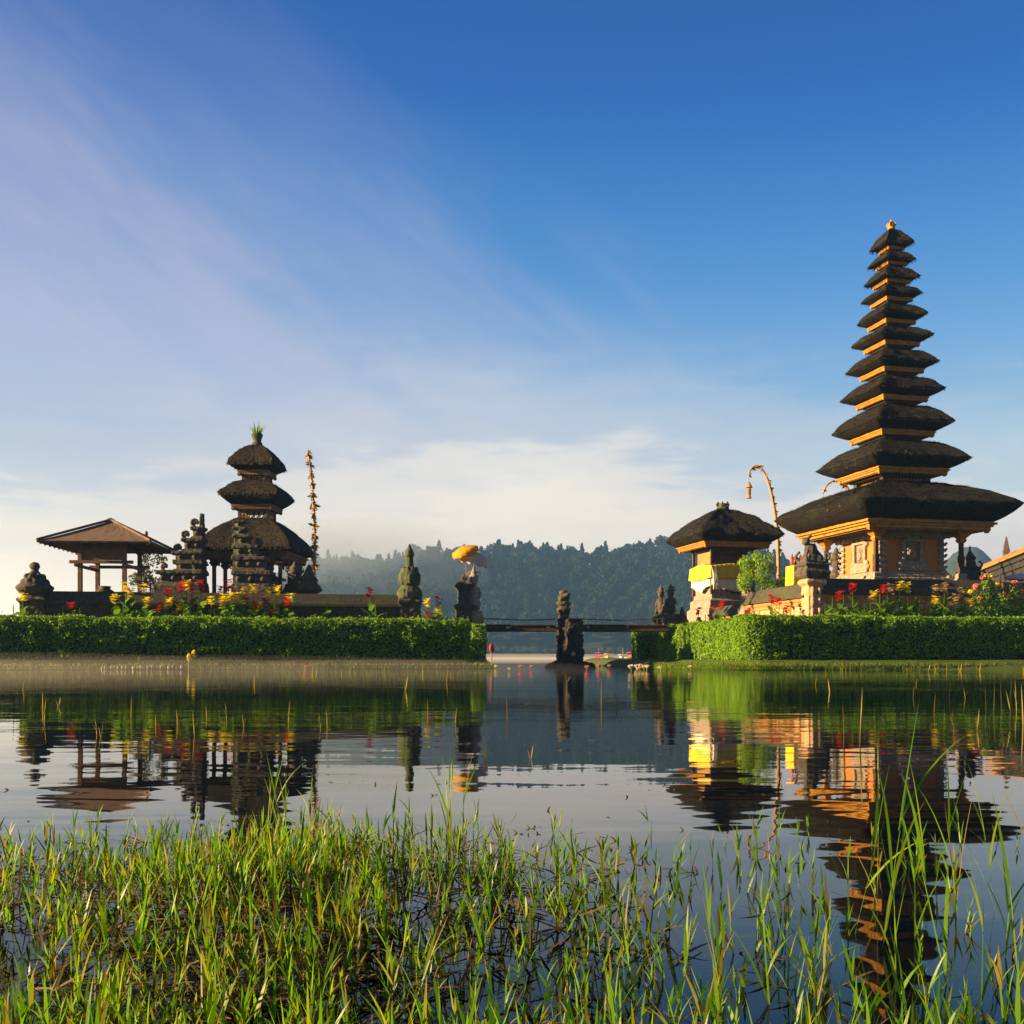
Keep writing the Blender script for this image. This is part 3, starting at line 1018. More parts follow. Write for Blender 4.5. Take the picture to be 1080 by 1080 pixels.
for qd in range(4):
    b = MB()
    y = -C
    b.box(0, y - 0.04, 0.44, 0.72, 0.62, 0.09)
    b.box(0, y - 0.03, 0.72, 0.86, 0.50, 0.07)
    for sx in (-1, 1):
        b.box(sx * 0.40, y - 0.04, 0.86, 1.62, 0.075, 0.08)
        b.ell((sx * 0.52, y - 0.06, 0.80), (0.13, 0.08, 0.16), 6, 5)
        b.ell((sx * 0.50, y - 0.06, 1.62), (0.12, 0.08, 0.11), 6, 5)
        b.curl((sx * 0.5, y - 0.05, 0.50), 0.30, 0, 0.05, sx)
    b.box(0, y - 0.05, 1.62, 1.74, 0.50, 0.09)
    for k in range(6):
        b.ell((0, y - 0.07, 1.74 + 0.04 * k), (0.40 - 0.065 * k, 0.08, 0.06), 8, 4)
    b.ell((0, y - 0.08, 0.60), (0.30, 0.08, 0.16), 8, 5)
    nb = rot_mb(b, qd)
    niche = weather(nb.build('niche', M['palestone'], tower), 0.025, 0.05)
    b = MB()
    b.box(0, y - 0.005, 0.88, 1.60, 0.24, 0.05)
    rb = MB(); relief(rb, 0.20, 0.70, 0.05, 11 + qd, 12)
    b.add([(px_, py_ + y - 0.05, pz_ + 0.88) for px_, py_, pz_ in rb.v], rb.f)
    b.ell((0, y - 0.07, 1.36), (0.09, 0.06, 0.10), 8, 6)
    b.ell((0, y - 0.07, 1.14), (0.14, 0.07, 0.18), 8, 6)
    rot_mb(b, qd).build('relief_panel', M['palestone'], niche, smooth=True)
b = MB(); b.box(0, 0, 5.56 - TZ, 5.66 - TZ, 2.3, 2.3); b.build('ceiling', M['darkwood'], tower)
for sx in (-1, 1):
    for sy in (-1, 1):
        px_, py_ = sx * 1.92, sy * 1.92
        b = MB()
        b.box(px_, py_, 0.34, 5.50 - TZ, 0.075, 0.075)
        b.box(px_, py_, 0.34, 1.05, 0.10, 0.10)
        post = b.build('post', M['darkwood'], tower, bevel=0.01)
        b = MB()
        b.sq([(0.10, 5.02 - TZ), (0.16, 5.12 - TZ), (0.13, 5.20 - TZ), (0.26, 5.34 - TZ), (0.30, 5.48 - TZ)], px_, py_)
        b.build('bracket', M['gold'], post, bevel=0.008)
        b = MB()
        b.sq([(0.20, 0.0), (0.20, 0.12), (0.15, 0.14), (0.17, 0.28), (0.12, 0.34)], px_, py_)
        b.build('post_base', M['palestone'], post, bevel=0.01)

# its terrace
terrace = thing('stone_terrace', 'broad dark stone terrace under the eleven-roofed tower', 'terrace', (TX, TY, 0.3), R(9.5))
b = MB(); b.box(0.6, 0.0, 0.0, 3.06, 3.75, 3.2); b.box(0.4, 0.0, 3.062, 3.15, 2.6, 2.6)
b.build('platform', M['coping'], terrace, bevel=0.03)

# ---- walls ------------------------------------------------------------------------------------
def along(p0, p1):
    d = Vector((p1[0] - p0[0], p1[1] - p0[1]))
    return d.length, math.atan2(d.y, d.x)


def temple_wall(name, label, p0, p1, ztop, zbot, thick, mats, panel=1.7, relief_on=True, cop=0.80):
    """wall from p0 to p1, thing's origin at p0, local x runs along it. mats: base, panel, rail, coping"""
    L, ang = along(p0, p1)
    w = thing(name, label, 'wall', (p0[0], p0[1], zbot), ang)
    H = ztop - zbot
    b = MB()
    b.box(L / 2, 0, 0, H * 0.16, L / 2, thick * 0.72)
    b.box(L / 2, 0, H * 0.161, H * 0.22, L / 2, thick * 0.62)
    b.build('base_course', mats[0], w, bevel=0.012)
    b = MB()
    b.box(L / 2, 0, H * 0.221, H * cop, L / 2, thick * 0.46)
    b.build('wall_face', mats[1], w)
    b = MB()
    b.box(L / 2, 0, H * (cop - 0.10), H * (cop - 0.045), L / 2, thick * 0.58)
    b.box(L / 2, 0, H * (cop - 0.0445), H * cop, L / 2, thick * 0.70)
    b.box(L / 2, 0, H * 0.30, H * 0.335, L / 2, thick * 0.52)
    n = max(1, round(L / panel))
    for k in range(n + 1):
        x = min(max(L * k / n, 0.12), L - 0.12)
        b.box(x, 0, H * 0.2215, H * cop, 0.11, thick * 0.56)
    b.build('moulding', mats[2], w, bevel=0.012)
    b = MB()
    hw = thick * 0.95
    b.add([(0, -hw, H * cop), (L, -hw, H * cop), (L, hw, H * cop), (0, hw, H * cop),
           (0, -hw * 0.95, H * cop + 0.10), (L, -hw * 0.95, H * cop + 0.10), (L, hw * 0.95, H * cop + 0.10), (0, hw * 0.95, H * cop + 0.10),
           (0, -hw * 0.18, H), (L, -hw * 0.18, H), (L, hw * 0.18, H), (0, hw * 0.18, H)],
          [(3, 2, 1, 0), (0, 1, 5, 4), (2, 3, 7, 6), (4, 5, 9, 8), (6, 7, 11, 10), (8, 9, 10, 11), (0, 4, 8, 11, 7, 3), (1, 2, 6, 10, 9, 5)])
    b.build('coping', mats[3], w, bevel=0.015)
    if relief_on:
        for k in range(n):
            b = MB()
            rb = MB(); relief(rb, L / n * 0.34, H * 0.28, 0.035, k + 5, 9)
            b.add([(x + L * (k + 0.5) / n, y - thick * 0.46, z + H * 0.38) for x, y, z in rb.v], rb.f)
            b.build('carved_panel', mats[2], w, smooth=True)
    return w


def stone_pillar(name, label, cat, loc, rotz, prof, mat, curls=(), voxel=0.025, wear=0.05, square=True, extra=None, group=None):
    """prof: list of (part name, [(half width, z)...], square?)"""
    t = thing(name, label, cat, loc, rotz, group)
    for pname, pr, sqr in prof:
        b = MB()
        if sqr:
            b.sq(pr)
        else:
            b.lathe(pr, 14)
        for (z, r, size, th) in [c[1:] for c in curls if c[0] == pname]:
            for k in range(4):
                a = PI / 4 + k * PI / 2
                b.curl((r * 1.35 * math.cos(a), r * 1.35 * math.sin(a), z), size, a, th)
        if extra and pname in extra:
            extra[pname](b)
        weather(b.build(pname, mat if not isinstance(mat, dict) else mat[pname], t), voxel, wear)
    return t


def statue(name, label, loc, rotz, h, m, pedestal=0.45, seed=0, crown=True, group=None, w=1.0):
    """squat carved guardian on a stepped pedestal; all fused into two stones"""
    rnd = random.Random(seed)
    t = thing(name, label, 'statue', loc, rotz, group)
    ph = h * pedestal
    k = h * 0.135 * w
    b = MB()
    b.sq([(k * 1.25, 0), (k * 1.25, ph * 0.12), (k * 0.95, ph * 0.15), (k * 0.80, ph * 0.30), (k * 0.80, ph * 0.62), (k * 1.0, ph * 0.72), (k * 1.2, ph * 0.80), (k * 1.2, ph * 0.92), (k * 1.05, ph)])
    for s in range(4):
        b.ell((k * 0.8 * math.cos(s * PI / 2), k * 0.8 * math.sin(s * PI / 2), ph * 0.46), (k * 0.35, k * 0.35, ph * 0.14), 6, 5)
    weather(b.build('pedestal', m, t), 0.025, 0.04)
    bh = h - ph
    b = MB()
    b.ell((0, 0, ph + bh * 0.16), (k * 0.95, k * 0.85, bh * 0.20), 10, 7)
    b.ell((0, -k * 0.05, ph + bh * 0.38), (k * 0.72, k * 0.62, bh * 0.22), 10, 7)
    for sx in (-1, 1):
        b.ell((sx * k * 0.62, -k * 0.45, ph + bh * 0.12), (k * 0.40, k * 0.62, bh * 0.11), 8, 6)          # knees
        b.tube([(sx * k * 0.62, 0, ph + bh * 0.52), (sx * k * 1.02, -k * 0.1, ph + bh * 0.36), (sx * k * 0.66, -k * 0.62, ph + bh * 0.26)], [k * 0.24, k * 0.21, k * 0.18], 7)
        b.ell((sx * k * 0.48, 0, ph + bh * 0.68), (k * 0.20, k * 0.14, bh * 0.08), 6, 5)                   # ear ornament
    b.ell((0, -k * 0.12, ph + bh * 0.655), (k * 0.46, k * 0.46, bh * 0.13), 10, 7)                         # head
    b.ell((0, -k * 0.55, ph + bh * 0.64), (k * 0.13, k * 0.14, bh * 0.035), 6, 5)                          # nose
    for sx in (-1, 1):
        b.ell((sx * k * 0.18, -k * 0.50, ph + bh * 0.68), (k * 0.10, k * 0.08, bh * 0.03), 6, 5)
    if crown:
        b.lathe([(k * 0.60, ph + bh * 0.74), (k * 0.62, ph + bh * 0.79), (k * 0.42, ph + bh * 0.82), (k * 0.46, ph + bh * 0.87), (k * 0.24, ph + bh * 0.92), (k * 0.08, ph + bh)], 10)
        for q in range(5):
            a = PI * q / 4
            b.curl((k * 0.5 * math.cos(a), k * 0.3 * math.sin(a), ph + bh * 0.74), bh * 0.14, a, k * 0.11)
    weather(b.build('figure', m, t), 0.022, 0.045)
    return t


KR = (11.15, 38.0)               # the near corner of the right island's wall
wm = (M['redbrick'], M['plaster'], M['redbrick'], M['coping'])
temple_wall('temple_wall', 'dark-topped pale wall running in front of the eleven-roofed tower', KR, (KR[0] + 6.9, KR[1] + 1.15), 3.32, 0.3, 0.42, (M['stone'], M['plaster'], M['redbrick'], M['coping']))
FARC = (9.30, 49.4)
MIDC = (KR[0] + (FARC[0] - KR[0]) * 0.52, KR[1] + (FARC[1] - KR[1]) * 0.52)
temple_wall('temple_wall', 'sunlit orange and cream wall with a mossy coping beside the green bush', MIDC, KR, 3.18, 0.3, 0.42, wm)
temple_wall('temple_wall', 'low sunlit orange wall with carved panels below the yellow and white draped shrine', FARC, MIDC, 2.72, 0.3, 0.40, wm, panel=1.3)

# carved corner pillars of that wall
def corner_crown(b):
    for k in range(4):
        a = PI / 4 + k * PI / 2
        b.curl((0.42 * math.cos(a), 0.42 * math.sin(a), 3.55), 0.42, a, 0.075)
    b.curl((0.0, 0.0, 4.0), 0.55, R(200), 0.09)
    b.ell((-0.12, -0.1, 4.05), (0.26, 0.22, 0.26), 8, 6)
    b.ell((-0.32, -0.15, 4.35), (0.16, 0.14, 0.15), 8, 6)


def pil_carve(b):
    for k in range(4):
        a = k * PI / 2
        for s in (-1, 1):
            for zz in (1.35, 1.75, 2.15, 2.5):
                b.ell((0.29 * math.cos(a) - s * 0.13 * math.sin(a), 0.29 * math.sin(a) + s * 0.13 * math.cos(a), zz), (0.09, 0.09, 0.21), 6, 5)


stone_pillar('corner_pillar', 'sunlit carved corner pillar with a dark scrolled crown beside the yellow altar', 'pillar', (KR[0] - 0.02, KR[1] - 0.05, 0.3), R(9.5),
             [('base', [(0.56, 0), (0.56, 0.5), (0.46, 0.56), (0.46, 0.72)], True),
              ('shaft', [(0.31, 0.70), (0.29, 2.70), (0.40, 2.82), (0.40, 2.92), (0.32, 3.0)], True),
              ('crown', [(0.34, 2.98), (0.46, 3.10), (0.50, 3.26), (0.40, 3.40), (0.50, 3.52), (0.36, 3.64), (0.28, 3.85), (0.16, 4.05), (0.08, 4.3)], True)],
             {'base': M['stone'], 'shaft': M['plaster'], 'crown': M['stone']}, extra={'shaft': pil_carve, 'crown': corner_crown})
statue('guardian_statue', 'small dark-headed guardian statue standing in the sunlit wall in front of the bush', (MIDC[0] - 0.25, MIDC[1] - 0.12, 0.3), R(-60), 3.05, M['palestone'], 0.55, 4, w=0.62)
statue('guardian_statue', 'sunlit orange guardian statue at the far end of the low wall below the draped shrine', (FARC[0] - 0.30, FARC[1] - 0.2, 0.3), R(-60), 2.95, M['redbrick'], 0.42, 5, w=0.70)

# ---- the draped shrine -------------------------------------------------------------------------
SX, SY, SZ = 10.09, 49.0, 0.3
shrine = thing('draped_shrine', 'squat thatched shrine wrapped in a yellow and white cloth on the right island', 'shrine', (SX, SY, SZ), R(13))
rb = MB()
sb = roof_mesh(rb, 2.13, 1.70, 5.56 + 0.20 - SZ, 6.07 - SZ, 7.50 - SZ, 0.16, bulge=0.50, pinch=0.04, seed=91, shag=0.05)
sb.build('loose_straw', M['loosestraw'], rb.build('roof', M['thatch'], shrine, smooth=True))['kind'] = 'stuff'
eave_beam(1.70, 5.54 - SZ, 5.78 - SZ, shrine, M['gold'])
b = MB()
b.lathe([(0.30, 7.30 - SZ), (0.32, 7.55 - SZ), (0.22, 7.62 - SZ), (0.24, 7.72 - SZ), (0.05, 7.78 - SZ)], 8)
for k in range(6):
    b.curl((0.2 * math.cos(k * PI / 3), 0.2 * math.sin(k * PI / 3), 7.54 - SZ), 0.24, k * PI / 3, 0.05)
weather(b.build('roof_finial', M['mossstone'], shrine), 0.03, 0.04)
b = MB()
b.sq([(1.30, 0), (1.30, 2.30), (1.18, 2.42), (1.18, 2.75), (1.05, 2.85), (1.05, 3.05)])
b.build('base', M['palestone'], shrine, bevel=0.02)
b = MB(); b.box(0, 0, 3.05, 3.62, 0.98, 0.98); b.box(0, 0, 3.621, 4.45, 0.96, 0.96)
b.build('cella', M['palestone'], shrine, bevel=0.015)
b = MB(); b.box(0.25, -1.0, 3.08, 3.55, 0.30, 0.03); b.build('doorway', M['darkwood'], shrine)
b = MB(); b.box(0, 0.05, 4.46, 5.45, 0.90, 0.86); b.build('shutter_box', M['darkwood'], shrine, bevel=0.01)
b = MB(); b.box(-0.915, 0.05, 4.48, 5.30, 0.02, 0.78); b.build('reed_blind', M['straw'], shrine)
for horiz in (0, 1):
    b = MB()
    if horiz:
        b.box(0, -1.03, 5.40, 5.47, 0.95, 0.02)
    else:
        b.box(-1.03, 0, 5.40, 5.47, 0.02, 0.95)
    for k in range(24):
        q = -0.9 + 1.8 * k / 23
        if horiz:
            b.bar((q, -1.03, 5.45), (q + 0.02, -1.05, 5.30 - 0.16 * abs(math.sin(k * 1.7))), 0.05, 0.02)
        else:
            b.bar((-1.03, q, 5.45), (-1.05, q + 0.02, 5.30 - 0.16 * abs(math.sin(k * 2.3))), 0.02, 0.05)
    b.build('hanging_fringe', M['darkwood'], shrine)
for sx in (-1, 1):
    for sy in (-1, 1):
        b = MB(); b.box(sx * 1.05, sy * 1.05, 3.05, 5.56 - SZ, 0.06, 0.06)
        b.build('post', M['bark'], shrine, bevel=0.01)


def drape(z_top, hang, wob, hw, seed):
    """cloth band round a square body, hanging in swags"""
    b = MB()
    n, rows = 26, 7
    ring = []
    for side in range(4):
        for k in range(n):
            s = -1 + 2 * k / n
            ring.append((side, s))
    v, f = [], []
    for r in range(rows):
        t = r / (rows - 1)
        for side, s in ring:
            d = hang(side, s)
            z = z_top(side, s) - d * t
            fold = 0.03 * math.sin(s * 17 + side * 2 + seed) * t + 0.02 * math.sin(s * 31 + seed)
            h = hw + 0.03 + wob * t * 0.05 + fold
            x, y = s * hw, -h
            if abs(s) > 0.98:
                x *= 1.02
            for _ in range(side):
                x, y = -y, x
            v.append((x, y, z))
    m = len(ring)
    for r in range(rows - 1):
        for k in range(m):
            k2 = (k + 1) % m
            f.append((r * m + k, r * m + k2, (r + 1) * m + k2, (r + 1) * m + k))
    b.add(v, f)
    return b


top_ = lambda side, s: 4.43 + 0.05 * math.cos(s * PI)
dr = drape(top_, lambda side, s: 0.58 + 0.16 * math.cos(s * PI / 2), 1, 1.14, 1)
o = dr.build('yellow_cloth_band', M['yellowcloth'], shrine, smooth=True)
so = o.modifiers.new('thick', 'SOLIDIFY'); so.thickness = 0.012
dr = drape(lambda side, s: 4.40, lambda side, s: 1.10 + 0.14 * math.cos(s * PI) + 0.03 * math.sin(s * 9), 2, 1.04, 2)
o = dr.build('white_cloth_band', M['whitecloth'], shrine, smooth=True)
so = o.modifiers.new('thick', 'SOLIDIFY'); so.thickness = 0.012
b = MB()
for k in range(3):
    b.tube([(-1.12 + 0.10 * k, -1.22, 4.34), (-1.04 + 0.06 * k, -1.27, 3.95), (-1.02 + 0.09 * k, -1.27, 3.6), (-1.04 + 0.13 * k, -1.25, 3.25)], [0.03, 0.045, 0.045, 0.02], 6)
b.build('knotted_cloth_tail', M['whitecloth'], shrine, smooth=True)

# ---- yellow altar behind the corner pillar
ALT = at(842, 620, 41.5)
altar = thing('offering_altar', 'small altar wrapped in bright yellow cloth behind the sunlit corner pillar', 'altar', (ALT.x, ALT.y, 0.3), R(9))
zt_ = az_(597, 41.5) - 0.3
b = MB(); b.box(0, 0, 0, zt_ - 0.72, 0.36, 0.36); b.build('stand', M['stone'], altar, bevel=0.02)
b = MB(); b.box(0, 0, zt_ - 0.80, zt_, 0.40, 0.40, tx=0.95, ty=0.95)
b.build('yellow_wrap', M['yellowcloth'], altar, bevel=0.03)
for k in range(4):
    bx_ = -0.27 + 0.18 * k
    b = MB(); b.lathe([(0.055, zt_ + 0.001), (0.085, zt_ + 0.10), (0.06, zt_ + 0.20), (0.09, zt_ + 0.30), (0.05, zt_ + 0.38), (0.02, zt_ + 0.48)], 8, 0, 0)
    o = b.build('offering_vessel', M['red'] if k % 2 == 0 else M['darkwood'], None, loc=(ALT.x + bx_ * math.cos(R(9)), ALT.y + bx_ * math.sin(R(9)), 0.3), smooth=True)
    tag(o, ('red' if k % 2 == 0 else 'dark brown') + ' offering vessel standing %s from the left on the yellow altar' % ORD[k], 'vessel', 'vessels on the yellow altar')

statue('guardian_statue', 'dark guardian statue standing beside the left rear post of the eleven-roofed tower', (ax(882, 46.5), 46.5, 0.3), R(-10), az_(577, 46.5) - 0.3, M['stone'], 0.55, 7, w=0.62)

# ---- the left island's three-roofed tower ------------------------------------------------------
MX, MY, MZ = -10.2, 41.0, 0.3
meru = thing('pagoda_tower', 'shorter shrine tower with three thatched roofs and ferns on its tip on the left island', 'pagoda', (MX, MY, MZ), R(-3))
T3 = [(0.95, 0.62, 7.62, 8.04, 8.88, 0.16), (1.22, 0.82, 6.24, 6.82, 7.42, 0.44), (1.97, 1.66, 4.25, 4.60, 5.90, 0.62)]
for i, (a, hb_, zb, zt, ztop, neck) in enumerate(T3):
    bh = 0.18 if i < 2 else 0.26
    rb = MB()
    sb = roof_mesh(rb, a, hb_, zb + bh - MZ, zt - MZ, ztop - MZ, neck, bulge=0.62 if i < 2 else 0.5, pinch=0.05, seed=40 + i * 5, shag=0.03)
    sb.build('loose_straw', M['loosestraw'], rb.build('roof', M['thatch'], meru, smooth=True))['kind'] = 'stuff'
    eave_beam(hb_, zb - MZ, zb + bh - MZ, meru, M['wood'])
for z0, z1, h in ((7.30, 7.64, 0.42), (5.80, 6.26, 0.54)):
    st = MB()
    for sx in (-1, 1):
        for sy in (-1, 1):
            st.box(sx * h, sy * h, z0 - MZ, z1 - MZ, 0.06, 0.06)
    st.box(0, 0, z0 - MZ - 0.1, z0 - MZ + 0.05, h * 1.1, h * 1.1)
    st.sqframe(h * 1.2, h * 0.8, z1 - MZ - 0.06, z1 - MZ)
    s = st.build('storey', M['darkwood'], meru, bevel=0.008)
    for qd in range(4):
        tmp = lattice_panel(h * 0.92, z1 - z0 - 0.12, -h, z0 - MZ + 0.055, M['straw'], s)
        tmp.rotation_euler = (0, 0, qd * PI / 2)
b = MB(); b.sq([(1.75, 0), (1.75, 1.5), (1.60, 1.6), (1.60, 2.2)]); b.build('base', M['stone'], meru, bevel=0.03)
for ix in (-1, 0, 1):
    for iy in (-1, 0, 1):
        if ix == 0 and iy == 0:
            continue
        b = MB()
        b.box(ix * 1.30, iy * 1.30, 2.2, 4.0, 0.065, 0.065)
        b.sq([(0.13, 2.2), (0.13, 2.42), (0.10, 2.48), (0.10, 2.6)], ix * 1.30, iy * 1.30)
        b.sq([(0.065, 3.6), (0.16, 3.75), (0.12, 3.82), (0.20, 3.95)], ix * 1.30, iy * 1.30)
        b.build('post', M['darkwood'], meru, bevel=0.008)
b = MB(); b.box(0, 0, 3.92, 4.0, 1.45, 1.45); b.build('ceiling', M['wood'], meru)
b = MB(); b.box(0.15, 0.3, 2.2, 3.2, 0.55, 0.5); b.sq([(0.75, 3.2), (0.75, 3.3), (0.6, 3.34)], 0.15, 0.3); b.build('inner_altar', M['darkwood'], meru, bevel=0.01)
for k in range(26):
    a = 2 * PI * k / 26
    x, y = 1.4 * max(-1, min(1, 1.35 * math.cos(a))), 1.4 * max(-1, min(1, 1.35 * math.sin(a)))
    b = MB()
    b.ell((x, y, 3.88), (0.06, 0.06, 0.10 + 0.05 * (k % 3)), 6, 4)
    b.build('eave_pendant', M['wood'], meru)
b = MB()
b.lathe([(0.20, 8.80 - MZ), (0.22, 8.95 - MZ), (0.15, 9.0 - MZ), (0.17, 9.1 - MZ), (0.24, 9.28 - MZ), (0.20, 9.36 - MZ), (0.17, 9.32 - MZ)], 10)
pot = weather(b.build('finial_pot', M['mossstone'], meru), 0.02, 0.03)
b = MB()
rnd = random.Random(3)
for k in range(44):
    a = rnd.uniform(0, 2 * PI); L = rnd.uniform(0.25, 0.62); q = rnd.uniform(0.1, 0.75)
    p0 = Vector((0.08 * math.cos(a), 0.08 * math.sin(a), 9.28 - MZ))
    pts = []
    for i in range(5):
        t = i / 4
        pts.append(p0 + Vector((math.cos(a) * q * L * t, math.sin(a) * q * L * t, L * (t - 0.25 * q * t * t * 1.6))))
    side = Vector((-math.sin(a), math.cos(a), 0)) * 0.028
    vs = []
    for i, p in enumerate(pts):
        w = side * (1 - (i / 4) ** 2 * 0.95)
        vs += [p - w, p + w]
    b.add(vs, [(2 * i, 2 * i + 1, 2 * i + 3, 2 * i + 2) for i in range(4)])
b.build('fern', M['canna'], pot)

# ---- the open wooden hut ------------------------------------------------------------------------
HX, HY, HZ0 = -15.28, 39.0, 0.3
hut = thing('wooden_hut', 'open brown wooden hut on posts with a low pyramid roof on the left island', 'hut', (HX, HY, HZ0), R(4.5))
ze, zp, ha = 4.60 - HZ0, 5.56 - HZ0, 2.0
b = MB()
N = 18
v, f = [], []
for side in range(4):
    base = len(b.v)
    rows = 9
    vv, ff = [], []
    for r in range(rows + 1):
        t = r / rows
        for k in range(N + 1):
            s = -1 + 2 * k / N
            h = ha * (1 - t) + 0.05 * t
            z = ze + (zp - ze) * (t ** 1.08) + 0.012 * noise.noise(Vector((s * 6, t * 9, side)))
            x, y = s * h, -h
            for _ in range(side):
                x, y = -y, x
            vv.append((x, y, z))
    for r in range(rows):
        for k in range(N):
            q = r * (N + 1) + k
            ff.append((q, q + 1, q + N + 2, q + N + 1))
    b.add(vv, ff)
o = b.build('roof', M['shingle'], hut)
so = o.modifiers.new('thick', 'SOLIDIFY'); so.thickness = 0.07; so.offset = -1
b = MB()
for sx in (-1, 1):
    for sy in (-1, 1):
        b.tube([(sx * ha * 1.0, sy * ha, ze + 0.035), (sx * 0.05, sy * 0.05, zp + 0.05)], 0.05, 6)
b.sq([(0.12, zp - 0.02), (0.12, zp + 0.08), (0.04, zp + 0.14)])
b.ell((1.05, 1.0, ze + 0.62), (0.07, 0.07, 0.12), 8, 6)
b.build('hip_ridge', M['shingle'], o)
b = MB()
for k in range(9):
    s = -0.95 + 1.9 * k / 8
    b.bar((s * ha, -ha * 0.97, ze - 0.10), (s * 0.12, -0.1, zp - 0.15), 0.05, 0.07)
    b.bar((s * ha, ha * 0.97, ze - 0.10), (s * 0.12, 0.1, zp - 0.15), 0.05, 0.07)
    b.bar((-ha * 0.97, s * ha, ze - 0.10), (-0.1, s * 0.12, zp - 0.15), 0.05, 0.07)
    b.bar((ha * 0.97, s * ha, ze - 0.10), (0.1, s * 0.12, zp - 0.15), 0.05, 0.07)
b.build('rafters', M['wood'], hut)
hp, hq = 0.80, 1.0
for sx, sy in ((-1, -1), (1, -1), (-1, 1), (1, 1)):
    b = MB(); b.box(sx * hp, sy * hq, 1.6, ze + 0.30, 0.075, 0.075); b.build('post', M['wood'], hut, bevel=0.01)
b = MB()
b.box(0, -hq, ze - 0.60, ze + 0.12, hp - 0.08, 0.03)
b.box(-hp, 0, ze - 0.60, ze + 0.12, 0.03, hq - 0.08)
b.build('wall_panel', M['wood'], hut)
b = MB()
for sy in (-1, 1):
    b.box(0, sy * (hq + 0.11), ze - 0.74, ze - 0.62, hp + 0.35, 0.035)
    b.box(0, sy * (hq + 0.11), ze + 0.13, ze + 0.25, hp + 0.25, 0.035)
for sx in (-1, 1):
    b.box(sx * (hp + 0.11), 0, ze - 0.86, ze - 0.745, 0.035, hq + 0.25)
b.build('rail', M['wood'], hut, bevel=0.006)
b = MB(); b.box(0, 0, 1.62, 1.78, hp + 0.15, hq + 0.15); b.box(0, 0, 0.0, 1.60, hp + 0.3, hq + 0.3); b.build('floor', M['stone'], hut, bevel=0.02)
b = MB(); b.lathe([(0.32, 0), (0.36, 0.12), (0.33, 0.30), (0.18, 0.46), (0.03, 0.52)], 14)
o = b.build('covered_basket', M['straw'], None, loc=(HX + 0.3, HY - 0.4, HZ0 + 1.785), smooth=True)
tag(o, 'domed straw basket standing on the floor of the open wooden hut', 'basket')
b = MB(); b.lathe([(0.30, 0), (0.42, 0.2), (0.45, 0.6), (0.36, 0.85), (0.2, 0.95), (0.24, 1.05)], 12)
o = b.build('clay_jar', M['darkwood'], None, loc=(HX - 0.45, HY + 0.55, HZ0 + 1.785), smooth=True)
tag(o, 'dark round jar at the back of the open wooden hut', 'jar')

# ---- left island wall and its end pillars --------------------------------------------------------
PL = (ax(37, 34.7), 34.7)
PR = (ax(432, 37.0), 37.0)
temple_wall('temple_wall', 'long dark mossy stone wall behind the flowers on the left island', PL, PR, 2.64, 0.3, 0.40,
            (M['stone'], M['stone'], M['stone'], M['coping']), panel=2.2, relief_on=False)
for zadj in ():
    pass


def lotus_crown(b):
    for z, r, n in ((2.44, 0.44, 12), (2.62, 0.36, 10), (2.80, 0.26, 8)):
        for k in range(n):
            a = 2 * PI * k / n
            b.ell((r * math.cos(a), r * math.sin(a), z), (0.12, 0.12, 0.13), 6, 5)


zt0 = az_(590, 34.6) - 0.3
stone_pillar('stone_pillar', 'stone pillar with a round tiered lotus crown and ball at the left end of the dark wall', 'pillar', (PL[0], PL[1] - 0.02, 0.3), R(9),
             [('shaft', [(0.48, 0), (0.48, 0.4), (0.40, 0.46), (0.38, 1.90), (0.46, 2.0), (0.46, 2.06), (0.34, 2.12), (0.32, 2.2)], True),
              ('crown', [(0.32, 2.18), (0.56, 2.34), (0.62, 2.46), (0.50, 2.56), (0.40, 2.70), (0.28, 2.84), (0.15, 2.98), (0.10, 3.04), (0.15, 3.10), (0.17, 3.19), (0.12, 3.28), (0.0, 3.34)], False)],
             M['stone'], extra={'crown': lotus_crown})


def spire_crown(b):
    for k in range(10):
        a = 2 * PI * k / 10
        b.ell((0.33 * math.cos(a), 0.33 * math.sin(a), 2.92), (0.09, 0.09, 0.24), 6, 5)
        b.ell((0.26 * math.cos(a), 0.26 * math.sin(a), 3.22), (0.07, 0.07, 0.14), 6, 5)
    for k in range(4):
        a = PI / 4 + k * PI / 2
        b.box(0.33 * math.cos(a), 0.33 * math.sin(a), 2.20, 2.52, 0.13, 0.13, a)
    b.ell((0.0, -0.38, 2.90), (0.11, 0.09, 0.20), 6, 5)


stone_pillar('stone_pillar', 'moss green stone pillar with a tall pointed spire at the right end of the dark wall', 'pillar', (PR[0], PR[1], 0.3), R(9),
             [('shaft', [(0.50, 0), (0.50, 0.4), (0.40, 0.46), (0.38, 1.95), (0.44, 2.05), (0.44, 2.12), (0.40, 2.2)], True),
              ('crown', [(0.36, 2.18), (0.47, 2.26), (0.46, 2.44), (0.38, 2.58), (0.30, 2.66), (0.38, 2.82), (0.38, 3.10), (0.28, 3.28), (0.16, 3.36), (0.13, 3.7), (0.17, 3.76), (0.17, 3.84), (0.10, 3.98), (0.02, 4.20)], False)],
             {'shaft': M['stone'], 'crown': M['mossstone']}, extra={'crown': spire_crown})


